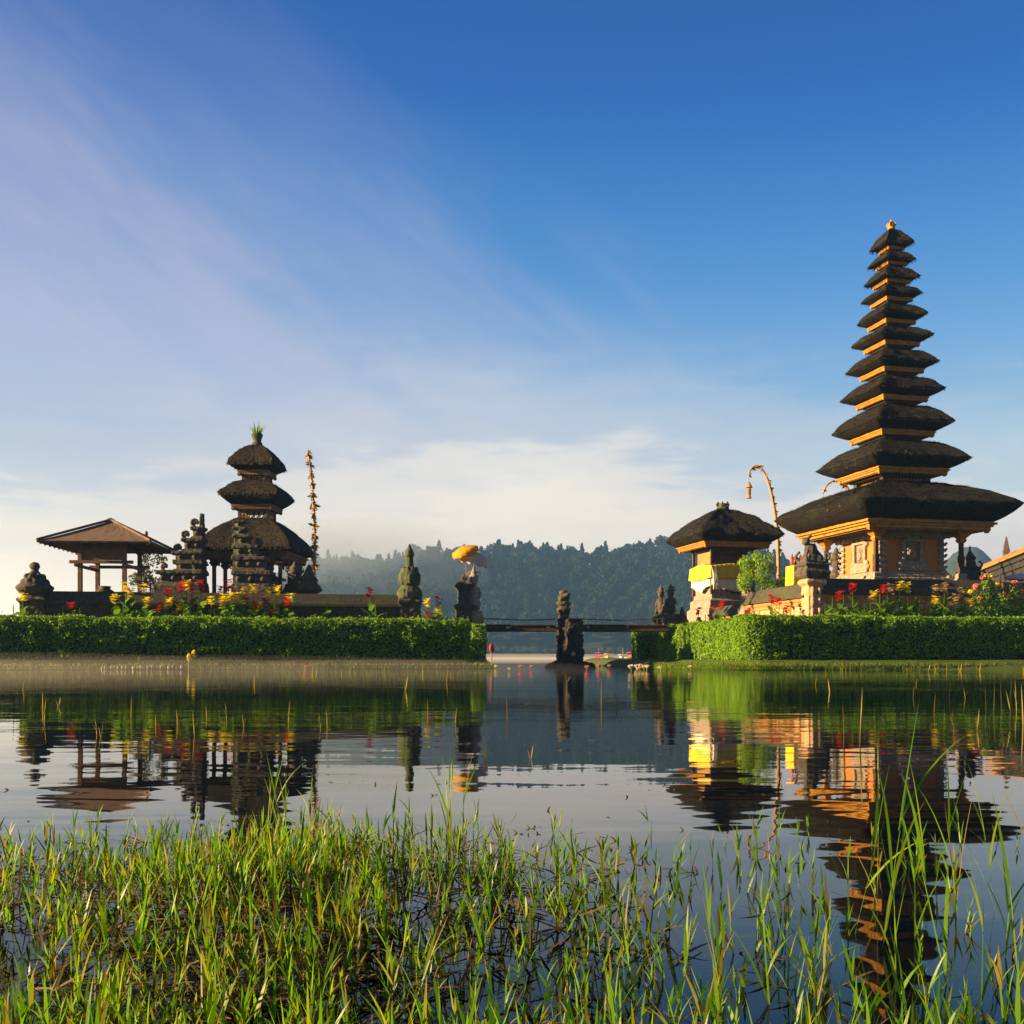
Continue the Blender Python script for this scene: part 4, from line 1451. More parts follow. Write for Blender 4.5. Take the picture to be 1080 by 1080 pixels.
# ---- the split gate: two mirrored halves -----------------------------------------------------------
def gate_half(label, loc, rotz, side, levels, scrolls, m, m2, split):
    """levels: (width, z0, z1, depth), the inner face a flush vertical plane at x = 0; scrolls: (x, z, size)"""
    t = thing('split_gate_half', label, 'gate', loc, rotz, 'halves of the split temple gate')

    def body(lv, name, mm):
        b = MB()
        for w, z0, z1, d in lv:
            h = z1 - z0
            if w < 0.2:
                b.box(side * w / 2, 0, z0 - 0.05, z1, w / 2, d / 2, tx=0.8)
                continue
            b.box(side * w / 2, 0, z0 - 0.02, z0 + h * 0.22, w / 2 + 0.03, d / 2 + 0.05)
            b.box(side * w * 0.47, 0, z0, z1, w * 0.47, d / 2 - 0.04)
            b.box(side * w / 2, 0, z1 - h * 0.24, z1 + 0.02, w / 2 + 0.05, d / 2 + 0.07)
            n = max(1, int(w / 0.34))
            for q in range(n):
                b.ell((side * w * (q + 0.5) / n, -d / 2, z0 + h * 0.5), (0.11, 0.09, h * 0.17), 7, 5)
        for x, z, sz in scrolls:
            if lv[0][1] - 0.1 <= z <= lv[-1][2] + 0.15:
                pts, rad = [], []
                for i in range(10):
                    q = i / 9
                    a = R(-70) + q * R(300)
                    pts.append((side * (x + sz * 0.10 + 0.42 * sz * (1 - 0.45 * q) * math.cos(a)), 0, z + sz * 0.62 + 0.42 * sz * (1 - 0.45 * q) * math.sin(a)))
                    rad.append(sz * 0.17)
                b.tube([(side * (x - sz * 0.1), 0, z - 0.1), pts[0]], [sz * 0.30, sz * 0.2], 7)
                b.tube(pts, rad, 7)
                b.ell((side * (x + sz * 0.1), 0, z + sz * 0.62), (sz * 0.22, sz * 0.2, sz * 0.22), 7, 5)
        weather(b.build(name, mm, t), 0.024, 0.045)
    body(levels[:split], 'lower_body', m)
    body(levels[split:], 'upper_body', m2)
    return t


GY = 37.6
gz = lambda py: az_(py, GY) - 0.3
u_ = GY / 1080
gate_half('left half of the split gate with round scrolls and a thin vertical spike', (ax(215.4, GY), GY, 0.3), R(3), -1,
          [(47 * u_, 0.0, gz(618), 1.0), (45 * u_, gz(618), gz(603), 0.95), (28 * u_, gz(603), gz(594), 0.8), (29 * u_, gz(594), gz(583), 0.8), (20 * u_, gz(583), gz(569), 0.65), (11 * u_, gz(569), gz(557), 0.5), (4.5 * u_, gz(557), gz(542), 0.25)],
          [(40 * u_, gz(603), 0.30), (26 * u_, gz(584), 0.34), (18 * u_, gz(570), 0.34), (8.5 * u_, gz(557), 0.34)], M['stone'], M['stone'], 3)
gate_half('mossy right half of the split gate standing before the three-roofed tower', (ax(247.5, GY), GY + 0.1, 0.3), R(3), 1,
          [(40 * u_, 0.0, gz(620), 1.0), (38 * u_, gz(620), gz(603), 0.95), (33 * u_, gz(603), gz(588), 0.85), (24 * u_, gz(588), gz(576), 0.7), (16 * u_, gz(576), gz(565), 0.55), (12 * u_, gz(565), gz(557), 0.45), (9 * u_, gz(557), gz(550), 0.35)],
          [(36 * u_, gz(604), 0.26), (31 * u_, gz(589), 0.32), (23 * u_, gz(577), 0.32)], M['stone'], M['mossstone'], 3)

# small dark shrine stones beside the meru
statue('guardian_statue', 'dark guardian statue at the right side of the three-roofed tower', (ax(311, 39.0), 39.0, 0.3), R(4), az_(592, 39.0) - 0.3, M['stone'], 0.5, 8, w=0.8)
def spt(b):
    for k in range(4):
        a = PI / 4 + k * PI / 2
        b.curl((0.28 * math.cos(a), 0.28 * math.sin(a), 2.55), 0.3, a, 0.05)
stone_pillar('stone_shrine', 'small dark stone shrine at the foot of the straight decorated bamboo pole', 'shrine', (ax(326, 38.2), 38.2, 0.3), R(3),
             [('shaft', [(0.36, 0), (0.36, 0.5), (0.28, 0.56), (0.27, 2.2), (0.36, 2.3), (0.36, 2.42), (0.28, 2.5)], True),
              ('crown', [(0.28, 2.48), (0.44, 2.60), (0.40, 2.74), (0.28, 2.86), (0.30, 3.0), (0.20, 3.15), (0.10, 3.4), (0.03, 3.55)], True)],
             M['stone'], extra={'crown': spt})
statue('guardian_statue', 'small stone figure at the lower left of the split gate beside the leafy tree', (ax(176, 37.4), 37.4, 0.3), R(4), az_(603, 37.4) - 0.3, M['stone'], 0.55, 12, w=0.8)

# ---- the shrine with the two parasols at the end of the left island ---------------------------------
UY = 38.0
uz = lambda py: az_(py, UY) - 0.3
stone_pillar('stone_lantern_shrine', 'little roofed stone lantern shrine left of the pole with two parasols', 'shrine', (ax(489.5, UY), UY - 0.15, 0.3), R(6),
             [('base', [(0.40, 0), (0.40, 0.3), (0.31, 0.36), (0.29, uz(644)), (0.38, uz(641)), (0.38, uz(639)), (0.24, uz(637))], True),
              ('lamp_house', [(0.22, uz(638)), (0.22, uz(623)), (0.30, uz(621)), (0.30, uz(619.5))], True),
              ('roof', [(0.33, uz(620)), (0.36, uz(618.5)), (0.24, uz(615)), (0.10, uz(612.5)), (0.09, uz(611)), (0.12, uz(610)), (0.03, uz(606))], True)],
             M['stone'], voxel=0.02, wear=0.035)
statue('guardian_statue', 'tall narrow grey guardian statue under the yellow parasol', (ax(499.8, UY), UY, 0.3), R(10), uz(597), M['palestone'], 0.52, 3, w=0.52)


def parasol(name, label, base, top, tilt, r, drop, m, fringe_m, ribs=12, seed=0):
    """ceremonial umbrella: pole from base to top, canopy tilted about the pole's head, hanging valance"""
    t = thing(name, label, 'parasol', base, 0)
    top = Vector(top) - Vector(base)
    b = MB(); b.tube([(0, 0, 0), tuple(top * 0.5), tuple(top)], [0.022, 0.02, 0.016], 7)
    pole = b.build('pole', M['bamboo'], t, smooth=True)
    Rm = Matrix.Rotation(tilt[0], 3, 'Y') @ Matrix.Rotation(tilt[1], 3, 'X')
    n, rows = 48, 6
    b = MB(); v, f = [], []
    for k in range(rows + 1):
        q = k / rows
        for i in range(n):
            a = 2 * PI * i / n
            sc = 1 - 0.04 * abs(math.sin(a * ribs / 2)) * q
            p = Vector((r * q * sc * math.cos(a), r * q * sc * math.sin(a), 0.30 * r * (1 - q ** 1.6)))
            p = Rm @ p + top
            v.append(p)
    for k in range(rows):
        for i in range(n):
            j = (i + 1) % n
            f.append((k * n + i, (k + 1) * n + i, (k + 1) * n + j, k * n + j))
    b.add(v, f)
    c = b.build('canopy', m, t, smooth=True)
    so = c.modifiers.new('thick', 'SOLIDIFY'); so.thickness = 0.01
    b = MB(); v, f = [], []
    for k in range(4):
        q = k / 3
        for i in range(n):
            a = 2 * PI * i / n
            rr = r * (1.0 + 0.03 * math.sin(a * 16 + seed) * q)
            p = Rm @ Vector((rr * math.cos(a), rr * math.sin(a), 0)) + top - (Rm @ Vector((0, 0, drop)) * 0.5 + Vector((0, 0, drop * 0.5))) * q * (0.9 + 0.1 * math.sin(a * 9 + seed))
            v.append(p)
    for k in range(3):
        for i in range(n):
            j = (i + 1) % n
            f.append((k * n + i, (k + 1) * n + i, (k + 1) * n + j, k * n + j))
    b.add(v, f)
    e = b.build('valance', fringe_m, c, smooth=True)
    so = e.modifiers.new('thick', 'SOLIDIFY'); so.thickness = 0.008
    b = MB()
    b.tube([tuple(top), tuple(Rm @ Vector((0, 0, 0.42 * r)) + top)], [0.02, 0.008], 6)
    for i in range(ribs):
        a = 2 * PI * i / ribs
        b.bar(tuple(Rm @ Vector((0.02 * math.cos(a), 0.02 * math.sin(a), 0.27 * r)) + top), tuple(Rm @ Vector((r * 0.98 * math.cos(a), r * 0.98 * math.sin(a), -0.012)) + top), 0.012, 0.012)
    b.build('ribs', M['bamboo'], c)
    return t


parasol('parasol', 'golden yellow ceremonial parasol tilted to the left above the white one', (ax(497.0, UY + 0.25), UY + 0.25, 0.3),
        (ax(490.5, UY + 0.25), UY + 0.25, az_(579, UY)), (R(-17), R(14)), 0.50, 0.22, M['yellowsilk'], M['yellowsilk'], seed=1)
parasol('parasol', 'white and lilac ceremonial parasol tilted to the right below the yellow one', (ax(498.5, UY + 0.5), UY + 0.5, 0.3),
        (ax(500.5, UY + 0.5), UY + 0.5, az_(585, UY)), (R(14), R(8)), 0.52, 0.34, M['whitesilk'], M['whitesilk'], seed=5)


# ================================================================== DECORATED BAMBOO POLES
def bez(pts, n):
    """smooth curve through points"""
    P = [Vector(p) for p in pts]
    out = []
    for i in range(len(P) - 1):
        a, b, c, d = P[max(i - 1, 0)], P[i], P[i + 1], P[min(i + 2, len(P) - 1)]
        for k in range(n):
            t = k / n
            out.append(0.5 * ((2 * b) + (c - a) * t + (2 * a - 5 * b + 4 * c - d) * t * t + (3 * b - a - 3 * c + d) * t ** 3))
    out.append(P[-1])
    return out


def penjor(label, pts, r0, r1, seed, tuft=0.16, pendant=None, ruffle_from=0.0, one_side=False):
    base = Vector(pts[0])
    t = thing('decorated_bamboo_pole', label, 'pole', base, 0)
    C = [p - base for p in bez(pts, 14)]
    n = len(C)
    b = MB()
    b.tube(C, [r0 + (r1 - r0) * i / (n - 1) for i in range(n)], 7)
    pole = b.build('bamboo', M['bamboo'], t, smooth=True)
    rnd = random.Random(seed)
    cs, us, ws = [], [], []
    for i in range(n - 1):
        if i / n < ruffle_from:
            continue
        seg = (C[i + 1] - C[i])
        m = max(2, int(seg.length / 0.009))
        for k in range(m):
            p = C[i] + seg * (k / m)
            s_ = (i * 14 + k)
            ph = math.sin(p.length * 16)           # bunches tied at intervals
            a = rnd.uniform(0, 2 * PI)
            if one_side:
                a = rnd.gauss(0.2, 0.6)
            out = Vector((math.cos(a), math.sin(a), 0))
            L = tuft * (0.45 + 0.55 * max(0, ph)) * rnd.uniform(0.6, 1.2)
            d = (out * 0.8 + Vector((0, 0, rnd.uniform(-1.0, 0.2)))).normalized() * L * 0.5
            w = d.cross(Vector((rnd.uniform(-1, 1), rnd.uniform(-1, 1), 0.3))).normalized() * L * 0.22
            cs.append(p + d); us.append(d); ws.append(w)
    leaf_mesh('palm_leaf_ruffle', np.array(cs, np.float32), np.array(us, np.float32), np.array(ws, np.float32), M['straw'], t)
    if pendant:
        q = Vector(pendant[0]) - base
        L = pendant[1]
        b = MB()
        b.tube([q, q - Vector((0, 0, L * 0.30))], 0.012, 5)
        b.lathe([(0.02, q.z - L * 0.28), (0.08, q.z - L * 0.36), (0.14 * L, q.z - L * 0.50), (0.16 * L, q.z - L * 0.54), (0.06 * L, q.z - L * 0.56), (0.10 * L, q.z - L * 0.62), (0.07 * L, q.z - L * 0.74), (0.10 * L, q.z - L * 0.78),
                 (0.07 * L, q.z - L * 0.86), (0.12 * L, q.z - L * 1.0), (0.02, q.z - L * 1.0)], 10, q.x, q.y)
        b.build('hanging_pendant', M['straw'], t, smooth=False)
    return t


def px3(lst, Y):
    return [at(x, y, Y) for x, y in lst]


P1 = px3([(330, 690), (330.5, 620), (332, 575), (330.5, 530), (328.5, 500), (326, 483), (325, 475)], 39.6)
P1[0].z = 0.3
penjor('straight bamboo pole wrapped in dry palm leaf ruffles beside the three-roofed tower', P1, 0.06, 0.035, 3, 0.27)
P2 = px3([(821, 690), (821, 600), (819.5, 560), (815, 528), (809, 505), (802, 493.5), (796, 491.5), (791, 496), (790, 501)], 52.5)
P2[0].z = 0.3
penjor('tall arching bamboo pole with a hanging pendant behind the draped shrine', P2, 0.11, 0.03, 4, 0.25, (P2[-1], 1.2), 0.15, True)
P3 = px3([(905, 690), (905, 580), (900, 530), (890, 511), (880, 507), (872, 512), (868.5, 520)], 51.5)
P3[0].z = 0.3
penjor('arching bamboo pole half hidden behind the eleven-roofed tower', P3, 0.10, 0.03, 6, 0.25, (P3[-1], 0.7), 0.35)

# ================================================================== FOOTBRIDGE AND ITS PIER
BY = 41.0
bz = lambda py: az_(py, BY)
bridge = thing('footbridge', 'narrow dark wooden footbridge with a thin handrail joining the two islands', 'bridge', (ax(508, BY), BY, 0), R(2.0))
BL_ = ax(700, BY) - ax(503, BY)
b = MB()
for sy in (-0.5, 0.5):
    b.box(BL_ / 2, sy, bz(666), bz(662.6), BL_ / 2, 0.06)
b.build('beam', M['darkwood'], bridge, bevel=0.01)
b = MB()
b.box(BL_ / 2, 0, bz(660.4), bz(659.0), BL_ / 2, 0.62)
b.build('deck', M['darkwood'], bridge, bevel=0.008)
b = MB()
for k in range(14):
    x = BL_ * (k + 0.5) / 14
    b.box(x, 0, bz(662.61), bz(660.41), 0.16 if k % 3 else 0.34, 0.56)
b.build('spacers', M['darkwood'], bridge)['label'] = 'row of short dark blocks between beam and deck'
b = MB()
for sy in (0.58,):
    pts = []
    for k in range(17):
        t = k / 16
        pts.append((BL_ * t, sy, bz(652.0) - 0.05 * math.sin(t * PI * 2) ** 2))
    b.tube(pts, 0.022, 6)
b.build('handrail', M['darkwood'], bridge)
for k, xx in enumerate((0.05, BL_ * 0.33, BL_ * 0.66, BL_ - 0.3)):
    b = MB()
    for sy in (-0.58, 0.58):
        b.box(xx, sy, bz(660), bz(651.5), 0.022, 0.022)
    if k in (1, 2):
        continue
    b.build('rail_post', M['darkwood'], bridge)

PY = 39.2
pz = lambda py: az_(py, PY)
pier = thing('rubble_pier', 'black lava rubble pier standing in the water under the footbridge', 'pier', (ax(605, PY), PY, 0), R(8))
b = MB()
rnd = random.Random(8)
hw0, hw1 = 0.36, 0.26
b.sq([(0.34, -0.6), (0.33, 0.2), (0.28, 1.0), (0.25, pz(657)), (0.28, pz(655.5)), (0.25, pz(653))])
for k in range(150):
    z = rnd.uniform(-0.1, pz(656))
    a = rnd.uniform(0, 2 * PI)
    r = 0.33 - 0.045 * z
    s = max(abs(math.cos(a)), abs(math.sin(a)))
    rr = rnd.uniform(0.06, 0.13)
    b.ell((r / s * math.cos(a) * 0.95, r / s * math.sin(a) * 0.95, z), (rr * 1.2, rr, rr * 0.8), 6, 5)
weather(b.build('stack', M['rubble'], pier), 0.03, 0.05, False)
b = MB()
for k in range(46):
    a = rnd.uniform(0, 2 * PI); d = rnd.uniform(0.35, 0.95); rr = rnd.uniform(0.09, 0.2)
    b.ell((d * math.cos(a) * 1.05 - 0.12, d * math.sin(a), 0.30 * max(0, 0.9 - d) + 0.0), (rr * 1.3, rr, rr * 0.9), 7, 5)
b.ell((-0.1, 0, -0.1), (0.85, 0.75, 0.32), 14, 8)
weather(b.build('footing', M['rubble'], pier), 0.03, 0.06, False)
b = MB()
b.ell((-0.10, -0.44, pz(690)), (0.09, 0.06, 0.09), 7, 5)
b.build('pale_stone', M['paleedge'], pier, smooth=True)
ps = thing('guardian_statue', 'dark guardian statue on a tall rubble plinth behind the pier of the footbridge', 'statue', (ax(594.5, 40.4), 40.4, 0), R(5))
b = MB()
b.sq([(0.28, -0.6), (0.26, 0.4), (0.20, 1.3), (0.18, az_(648, 40.4)), (0.24, az_(645.5, 40.4)), (0.24, az_(643.5, 40.4))])
for k in range(90):
    z = rnd.uniform(0, 1.9); a = rnd.uniform(0, 2 * PI); r = 0.22; s = max(abs(math.cos(a)), abs(math.sin(a))); rr = rnd.uniform(0.05, 0.09)
    b.ell((r / s * math.cos(a), r / s * math.sin(a), z), (rr * 1.2, rr, rr * 0.8), 6, 5)
weather(b.build('plinth', M['rubble'], ps), 0.03, 0.04, False)
zb0 = az_(644, 40.4)
b = MB()
b.lathe([(0.25, zb0 - 0.05), (0.30, zb0 + 0.06), (0.18, zb0 + 0.14), (0.29, zb0 + 0.24), (0.30, zb0 + 0.32), (0.17, zb0 + 0.40), (0.25, zb0 + 0.49), (0.26, zb0 + 0.55), (0.14, zb0 + 0.62), (0.19, zb0 + 0.69), (0.16, zb0 + 0.76), (0.05, zb0 + 0.80)], 12)
for k in range(3):
    b.ell((0.12 * (-1) ** k, -0.18, zb0 + 0.22 + 0.2 * k), (0.13, 0.10, 0.08), 7, 5)
weather(b.build('figure', M['stone'], ps), 0.022, 0.05)

# pair of guardians where the bridge lands on the right island
for px_, Y_, top, w_, lab in ((697, 45.5, 617, 0.72, 'left one of two crowned stone guardians where the footbridge meets the right island'),
                              (707.5, 44.6, 615.5, 0.78, 'right one of two crowned stone guardians where the footbridge meets the right island')):
    statue('guardian_statue', lab, (ax(px_, Y_), Y_, 0.3), R(-35), az_(top, Y_) - 0.3, M['stone'], 0.60, int(px_), w=w_ * 0.72)
stone_pillar('stone_post', 'low pointed dark stone post beside the two guardians at the bridge end', 'post', (ax(719.5, 44.8), 44.8, 0.3), R(9),
             [('shaft', [(0.30, 0), (0.28, 1.3), (0.34, 1.38), (0.34, 1.48)], True), ('cap', [(0.34, 1.46), (0.30, 1.62), (0.20, 1.84), (0.12, 2.0), (0.04, az_(640, 44.8) - 0.3)], False)], M['stone'])

# ================================================================== FAR RIGHT: GATE PILLAR AND COMPOUND WALL
def gatecurl(b):
    for z, r, s in ((1.7, 0.62, 0.5), (2.5, 0.46, 0.42), (3.1, 0.33, 0.36)):
        for k in range(4):
            a = PI / 4 + k * PI / 2
            b.curl((r * 1.25 * math.cos(a), r * 1.25 * math.sin(a), z), s, a, 0.07)
RY = 47.5
stone_pillar('gate_pillar', 'carved stone gate pillar with a pointed top, sunlit on its left side at the far right', 'gate', (ax(1023, RY), RY, 0.3), R(9),
             [('body', [(0.85, 0), (0.85, 2.4), (0.72, 2.5), (0.72, 3.0)], True),
              ('crown', [(0.74, 2.98), (0.80, 3.12), (0.55, 3.25), (0.52, 3.55), (0.58, 3.62), (0.36, 3.78), (0.32, 4.1), (0.38, 4.18), (0.20, 4.35), (0.16, 4.6), (0.20, 4.68), (0.05, 5.0), (0.01, 5.35)], True)],
             {'body': M['redbrick'], 'crown': M['stone']}, extra={'crown': lambda b: [b.curl((r * 1.25 * math.cos(PI / 4 + k * PI / 2), r * 1.25 * math.sin(PI / 4 + k * PI / 2), z), s, PI / 4 + k * PI / 2, 0.07) for z, r, s in ((3.1, 0.62, 0.5), (3.6, 0.42, 0.42), (4.15, 0.28, 0.34)) for k in range(4)]})
wl = temple_wall('compound_wall', 'dark compound wall with a sunlit golden coping at the right edge', (ax(1038, 62), 62), (ax(1110, 47), 47), az_(589, 58), 0.3, 0.7,
                 (M['rubble'], M['rubble'], M['rubble'], M['gold']), panel=3.0, relief_on=False, cop=0.91)
b = MB(); b.sq([(0.22, 5.2), (0.24, 5.5), (0.14, 5.7), (0.16, 5.9), (0.03, 6.7)], 6.0, 0)
b.build('pinnacle', M['stone'], wl)
parasol('parasol', 'pale blue-white parasol in front of the dark compound wall at the right edge', (ax(1077, 46), 46, 0.3), (ax(1077, 46), 46, az_(609, 46)), (R(6), R(4)), 0.62, 0.16, M['lilaccloth'], M['lilaccloth'], seed=9)


# ================================================================== HEDGES, BUSH, SMALL TREE
def hedge(label, p0, p1, width, z0, z1, seed, dens=820, leaf=0.043, rag=0.085, faces=('front', 'top', 'left', 'right')):
    """clipped hedge; p0 to p1 is its front line, local x along it, +y into the hedge"""
    L, ang = along(p0, p1)
    t = thing('clipped_hedge', label, 'hedge', (p0[0], p0[1], z0), ang)
    H, rr = z1 - z0, 0.20
    b = MB()
    n = max(2, int(L / 0.35))
    v, f = [], []
    sec = [(0.20, 0.0), (0.16, 0.25), (0.15, H - 0.38), (0.22, H - 0.22), (0.34, H - 0.09), (width - 0.34, H - 0.09), (width - 0.14, H - 0.2), (width - 0.1, 0.0)]
    for i in range(n + 1):
        x = 0.24 + (L - 0.48) * i / n
        for y, z in sec:
            w = 0.05 * noise.noise(Vector((x * 1.3, y * 2, z * 2 + seed)))
            v.append((x, y + w, z + w * (z > 0)))
    m = len(sec)
    for i in range(n):
        for k in range(m - 1):
            a = i * m + k
            f.append((a, a + m, a + m + 1, a + 1))
    f.append(tuple(range(m))); f.append(tuple(n * m + k for k in reversed(range(m))))
    b.add(v, f)
    b.build('twig_core', M['twigs'], t)
    rng = np.random.default_rng(seed)
    Cs, Ns = [], []
    rc = min(0.50, L * 0.3, width * 0.45)                    # radius of the upright corners
    kf = int(L * H * dens)
    x, z = rng.uniform(0, L, kf), H * rng.uniform(0.0, 1.0, kf) ** 0.85
    over = np.clip(z - (H - rr), 0, rr)                      # rounded shoulder
    cx = np.clip(rc - x, 0, rc) + np.clip(x - (L - rc), 0, rc)
    y = rr - np.sqrt(np.maximum(rr * rr - over * over, 0)) + rc - np.sqrt(np.maximum(rc * rc - cx * cx, 0))
    sgn = np.where(x < L / 2, -1.0, 1.0)
    Cs.append(np.stack([x, y, z], 1)); Ns.append(np.stack([sgn * (cx / rc) ** 1.5, -1 + 0.9 * cx / rc, 0.15 + over / rr], 1))
    kt = int(L * width * dens * 0.8)
    x, y = rng.uniform(0, L, kt), rng.uniform(0.05, width - 0.05, kt)
    cx = np.clip(rc - x, 0, rc) + np.clip(x - (L - rc), 0, rc)
    cy = np.clip(rc - y, 0, rc)
    ok = cx * cx + cy * cy < rc * rc
    x, y = x[ok], y[ok]
    Cs.append(np.stack([x, y, np.full(len(x), H)], 1)); Ns.append(np.stack([0 * x, -0.15 + 0 * x, 1 + 0 * x], 1))
    for xe, s in ((0.0, -1), (L, 1)):
        ke = int(width * H * dens)
        y, z = rng.uniform(0.05, width - 0.05, ke), rng.uniform(0, H, ke)
        over = np.clip(z - (H - rr), 0, rr)
        cy = np.clip(rc - y, 0, rc)
        inn = rr - np.sqrt(np.maximum(rr * rr - over * over, 0)) + rc - np.sqrt(np.maximum(rc * rc - cy * cy, 0))
        Cs.append(np.stack([xe - s * inn, y, z], 1)); Ns.append(np.stack([s * (1 - 0.6 * cy / rc), -cy / rc, 0.15 + over / rr], 1))
    Cc, Nn = np.vstack(Cs), np.vstack(Ns)
    # clumps swell and hollow
    lump = np.array([noise.noise(Vector((c[0] * 1.9, c[1] * 1.9 + seed, c[2] * 2.6))) + 0.7 * noise.noise(Vector((c[0] * 5.5, c[1] * 5.5 + seed, c[2] * 6.5))) for c in Cc])
    depth = rng.exponential(0.05, len(Cc))
    wav = np.array([noise.noise(Vector((c[0] * 0.55, seed, 0.5))) + 0.5 * noise.noise(Vector((c[0] * 1.7, seed, c[1] * 1.7))) for c in Cc])
    Cc[:, 2] += 0.05 * wav * np.clip(Cc[:, 2] / H, 0, 1)
    stray = (rng.uniform(0, 1, len(Cc)) < 0.012) & (Cc[:, 2] > H * 0.93)
    Cc[stray, 2] += rng.uniform(0.05, 0.16, int(stray.sum()))
    Cc = Cc + unit(Nn) * (rag * lump - depth + 0.03)[:, None]
    keep = (lump > -0.70 + rng.uniform(-0.2, 0.2, len(Cc))) & (Cc[:, 2] > 0.02 + 0.12 * rng.uniform(0, 1, len(Cc)))
    Cc, Nn = Cc[keep], Nn[keep]
    U, W = leaf_dirs(rng, Nn, 0.75, leaf, 0.55, 0.4)
    leaf_mesh('foliage', Cc, U, W, M['hedge'], t)
    return t


hedge('long clipped green hedge along the front of the left island', (-26.0, 30.82), (ax(497, 35.2), 35.2), 1.2, 0.06, az_(651, 33.0), 1)
hedge('short hedge corner behind the right end of the left island hedge', (ax(498, 36.6), 36.6), (ax(513, 36.7), 36.7), 2.2, 0.16, az_(659, 36.5), 2, rag=0.06)
hedge('long clipped green hedge along the front of the right island', (ax(786, 33.2), 33.2), (ax(1130, 35.5), 35.5), 1.2, 0.22, az_(650, 33.5), 3)
# the run along the right island's left side, seen at a slant
hedge('clipped hedge running back along the left side of the right island', (ax(692, 43.2), 43.2), (ax(785, 33.6), 33.6), 1.3, 0.22, az_(651, 33.6) - 0.02, 4)
hedge('rounded bright green hedge end beside the bridge landing', (ax(665, 45.0), 45.0), (ax(690.5, 44.6), 44.6), 1.6, 0.2, az_(662, 45), 5, rag=0.06)


def leaf_cloud(rng, blobs, n, size, ratio, jit=0.6, shell=0.55):
    """leaves through overlapping ellipsoid clumps: (centre, radii) list"""
    vol = np.array([r[0] * r[1] * r[2] for c, r in blobs]) ** 0.75
    pick = rng.choice(len(blobs), n, p=vol / vol.sum())
    c = np.array([b[0] for b in blobs])[pick]
    r = np.array([b[1] for b in blobs])[pick]
    d = unit(rng.normal(0, 1, (n, 3)))
    q = rng.uniform(shell, 1.0, (n, 1)) ** 0.6
    U, W = leaf_dirs(rng, d, jit, size, ratio, 0.5)
    return c + d * r * q, U, W


def bush(name, label, cat, loc, blobs, n, size, ratio, m, stems, seed, part='foliage', wood='stem'):
    t = thing(name, label, cat, loc)
    rng = np.random.default_rng(seed)
    for s in stems:
        b = MB()
        b.tube(s[0], s[1], 6)
        b.build(wood, M['bark'], t, smooth=True)
    c, U, W = leaf_cloud(rng, blobs, n, size, ratio)
    leaf_mesh(part, c, U, W, m, t)
    return t


BX, BYY = ax(806, 43.6), 43.6
bb = []
rnd = random.Random(5)
for k in range(26):
    u = rnd.uniform(-1, 1)
    hgt = 1.0 - 0.45 * abs(u + 0.15) ** 1.5
    bb.append(((u * 0.95, rnd.uniform(-0.5, 0.5), 3.0 + rnd.uniform(0, 1.75) * hgt), (rnd.uniform(0.14, 0.30), rnd.uniform(0.14, 0.28), rnd.uniform(0.18, 0.42))))
bush('leafy_bush', 'bright green leafy bush between the draped shrine and the yellow altar', 'bush', (BX, BYY, 0.3), bb, 2600, 0.085, 0.36, M['bush'],
     [([(0.1 * k - 0.2, 0, 0), (0.22 * k - 0.45, 0.1, 1.8), (0.3 * k - 0.6, 0, 3.4)], [0.04, 0.035, 0.015]) for k in range(5)], 3)
bb = []
for k in range(34):
    a, q, z = rnd.uniform(0, 2 * PI), rnd.uniform(0, 1), rnd.uniform(1.5, 4.2)
    bb.append(((0.85 * q * math.cos(a), 0.7 * q * math.sin(a), z), (rnd.uniform(0.16, 0.30),) * 3))
bush('small_tree', 'small loose-leaved tree between the wooden hut and the split gate', 'tree', (ax(158, 41.5), 41.5, 0.3), bb, 1500, 0.07, 0.5, M['treeleaf'],
     [([(0, 0, 0), (0.05, 0, 1.6), (0, 0, 3.6)], [0.07, 0.055, 0.02]), ([(0.05, 0, 1.5), (0.4, 0.1, 2.6), (0.6, 0.1, 3.4)], [0.04, 0.03, 0.012]), ([(0.03, 0, 1.7), (-0.4, 0, 2.7), (-0.55, 0, 3.5)], [0.04, 0.03, 0.012])], 4, 'crown', 'trunk')


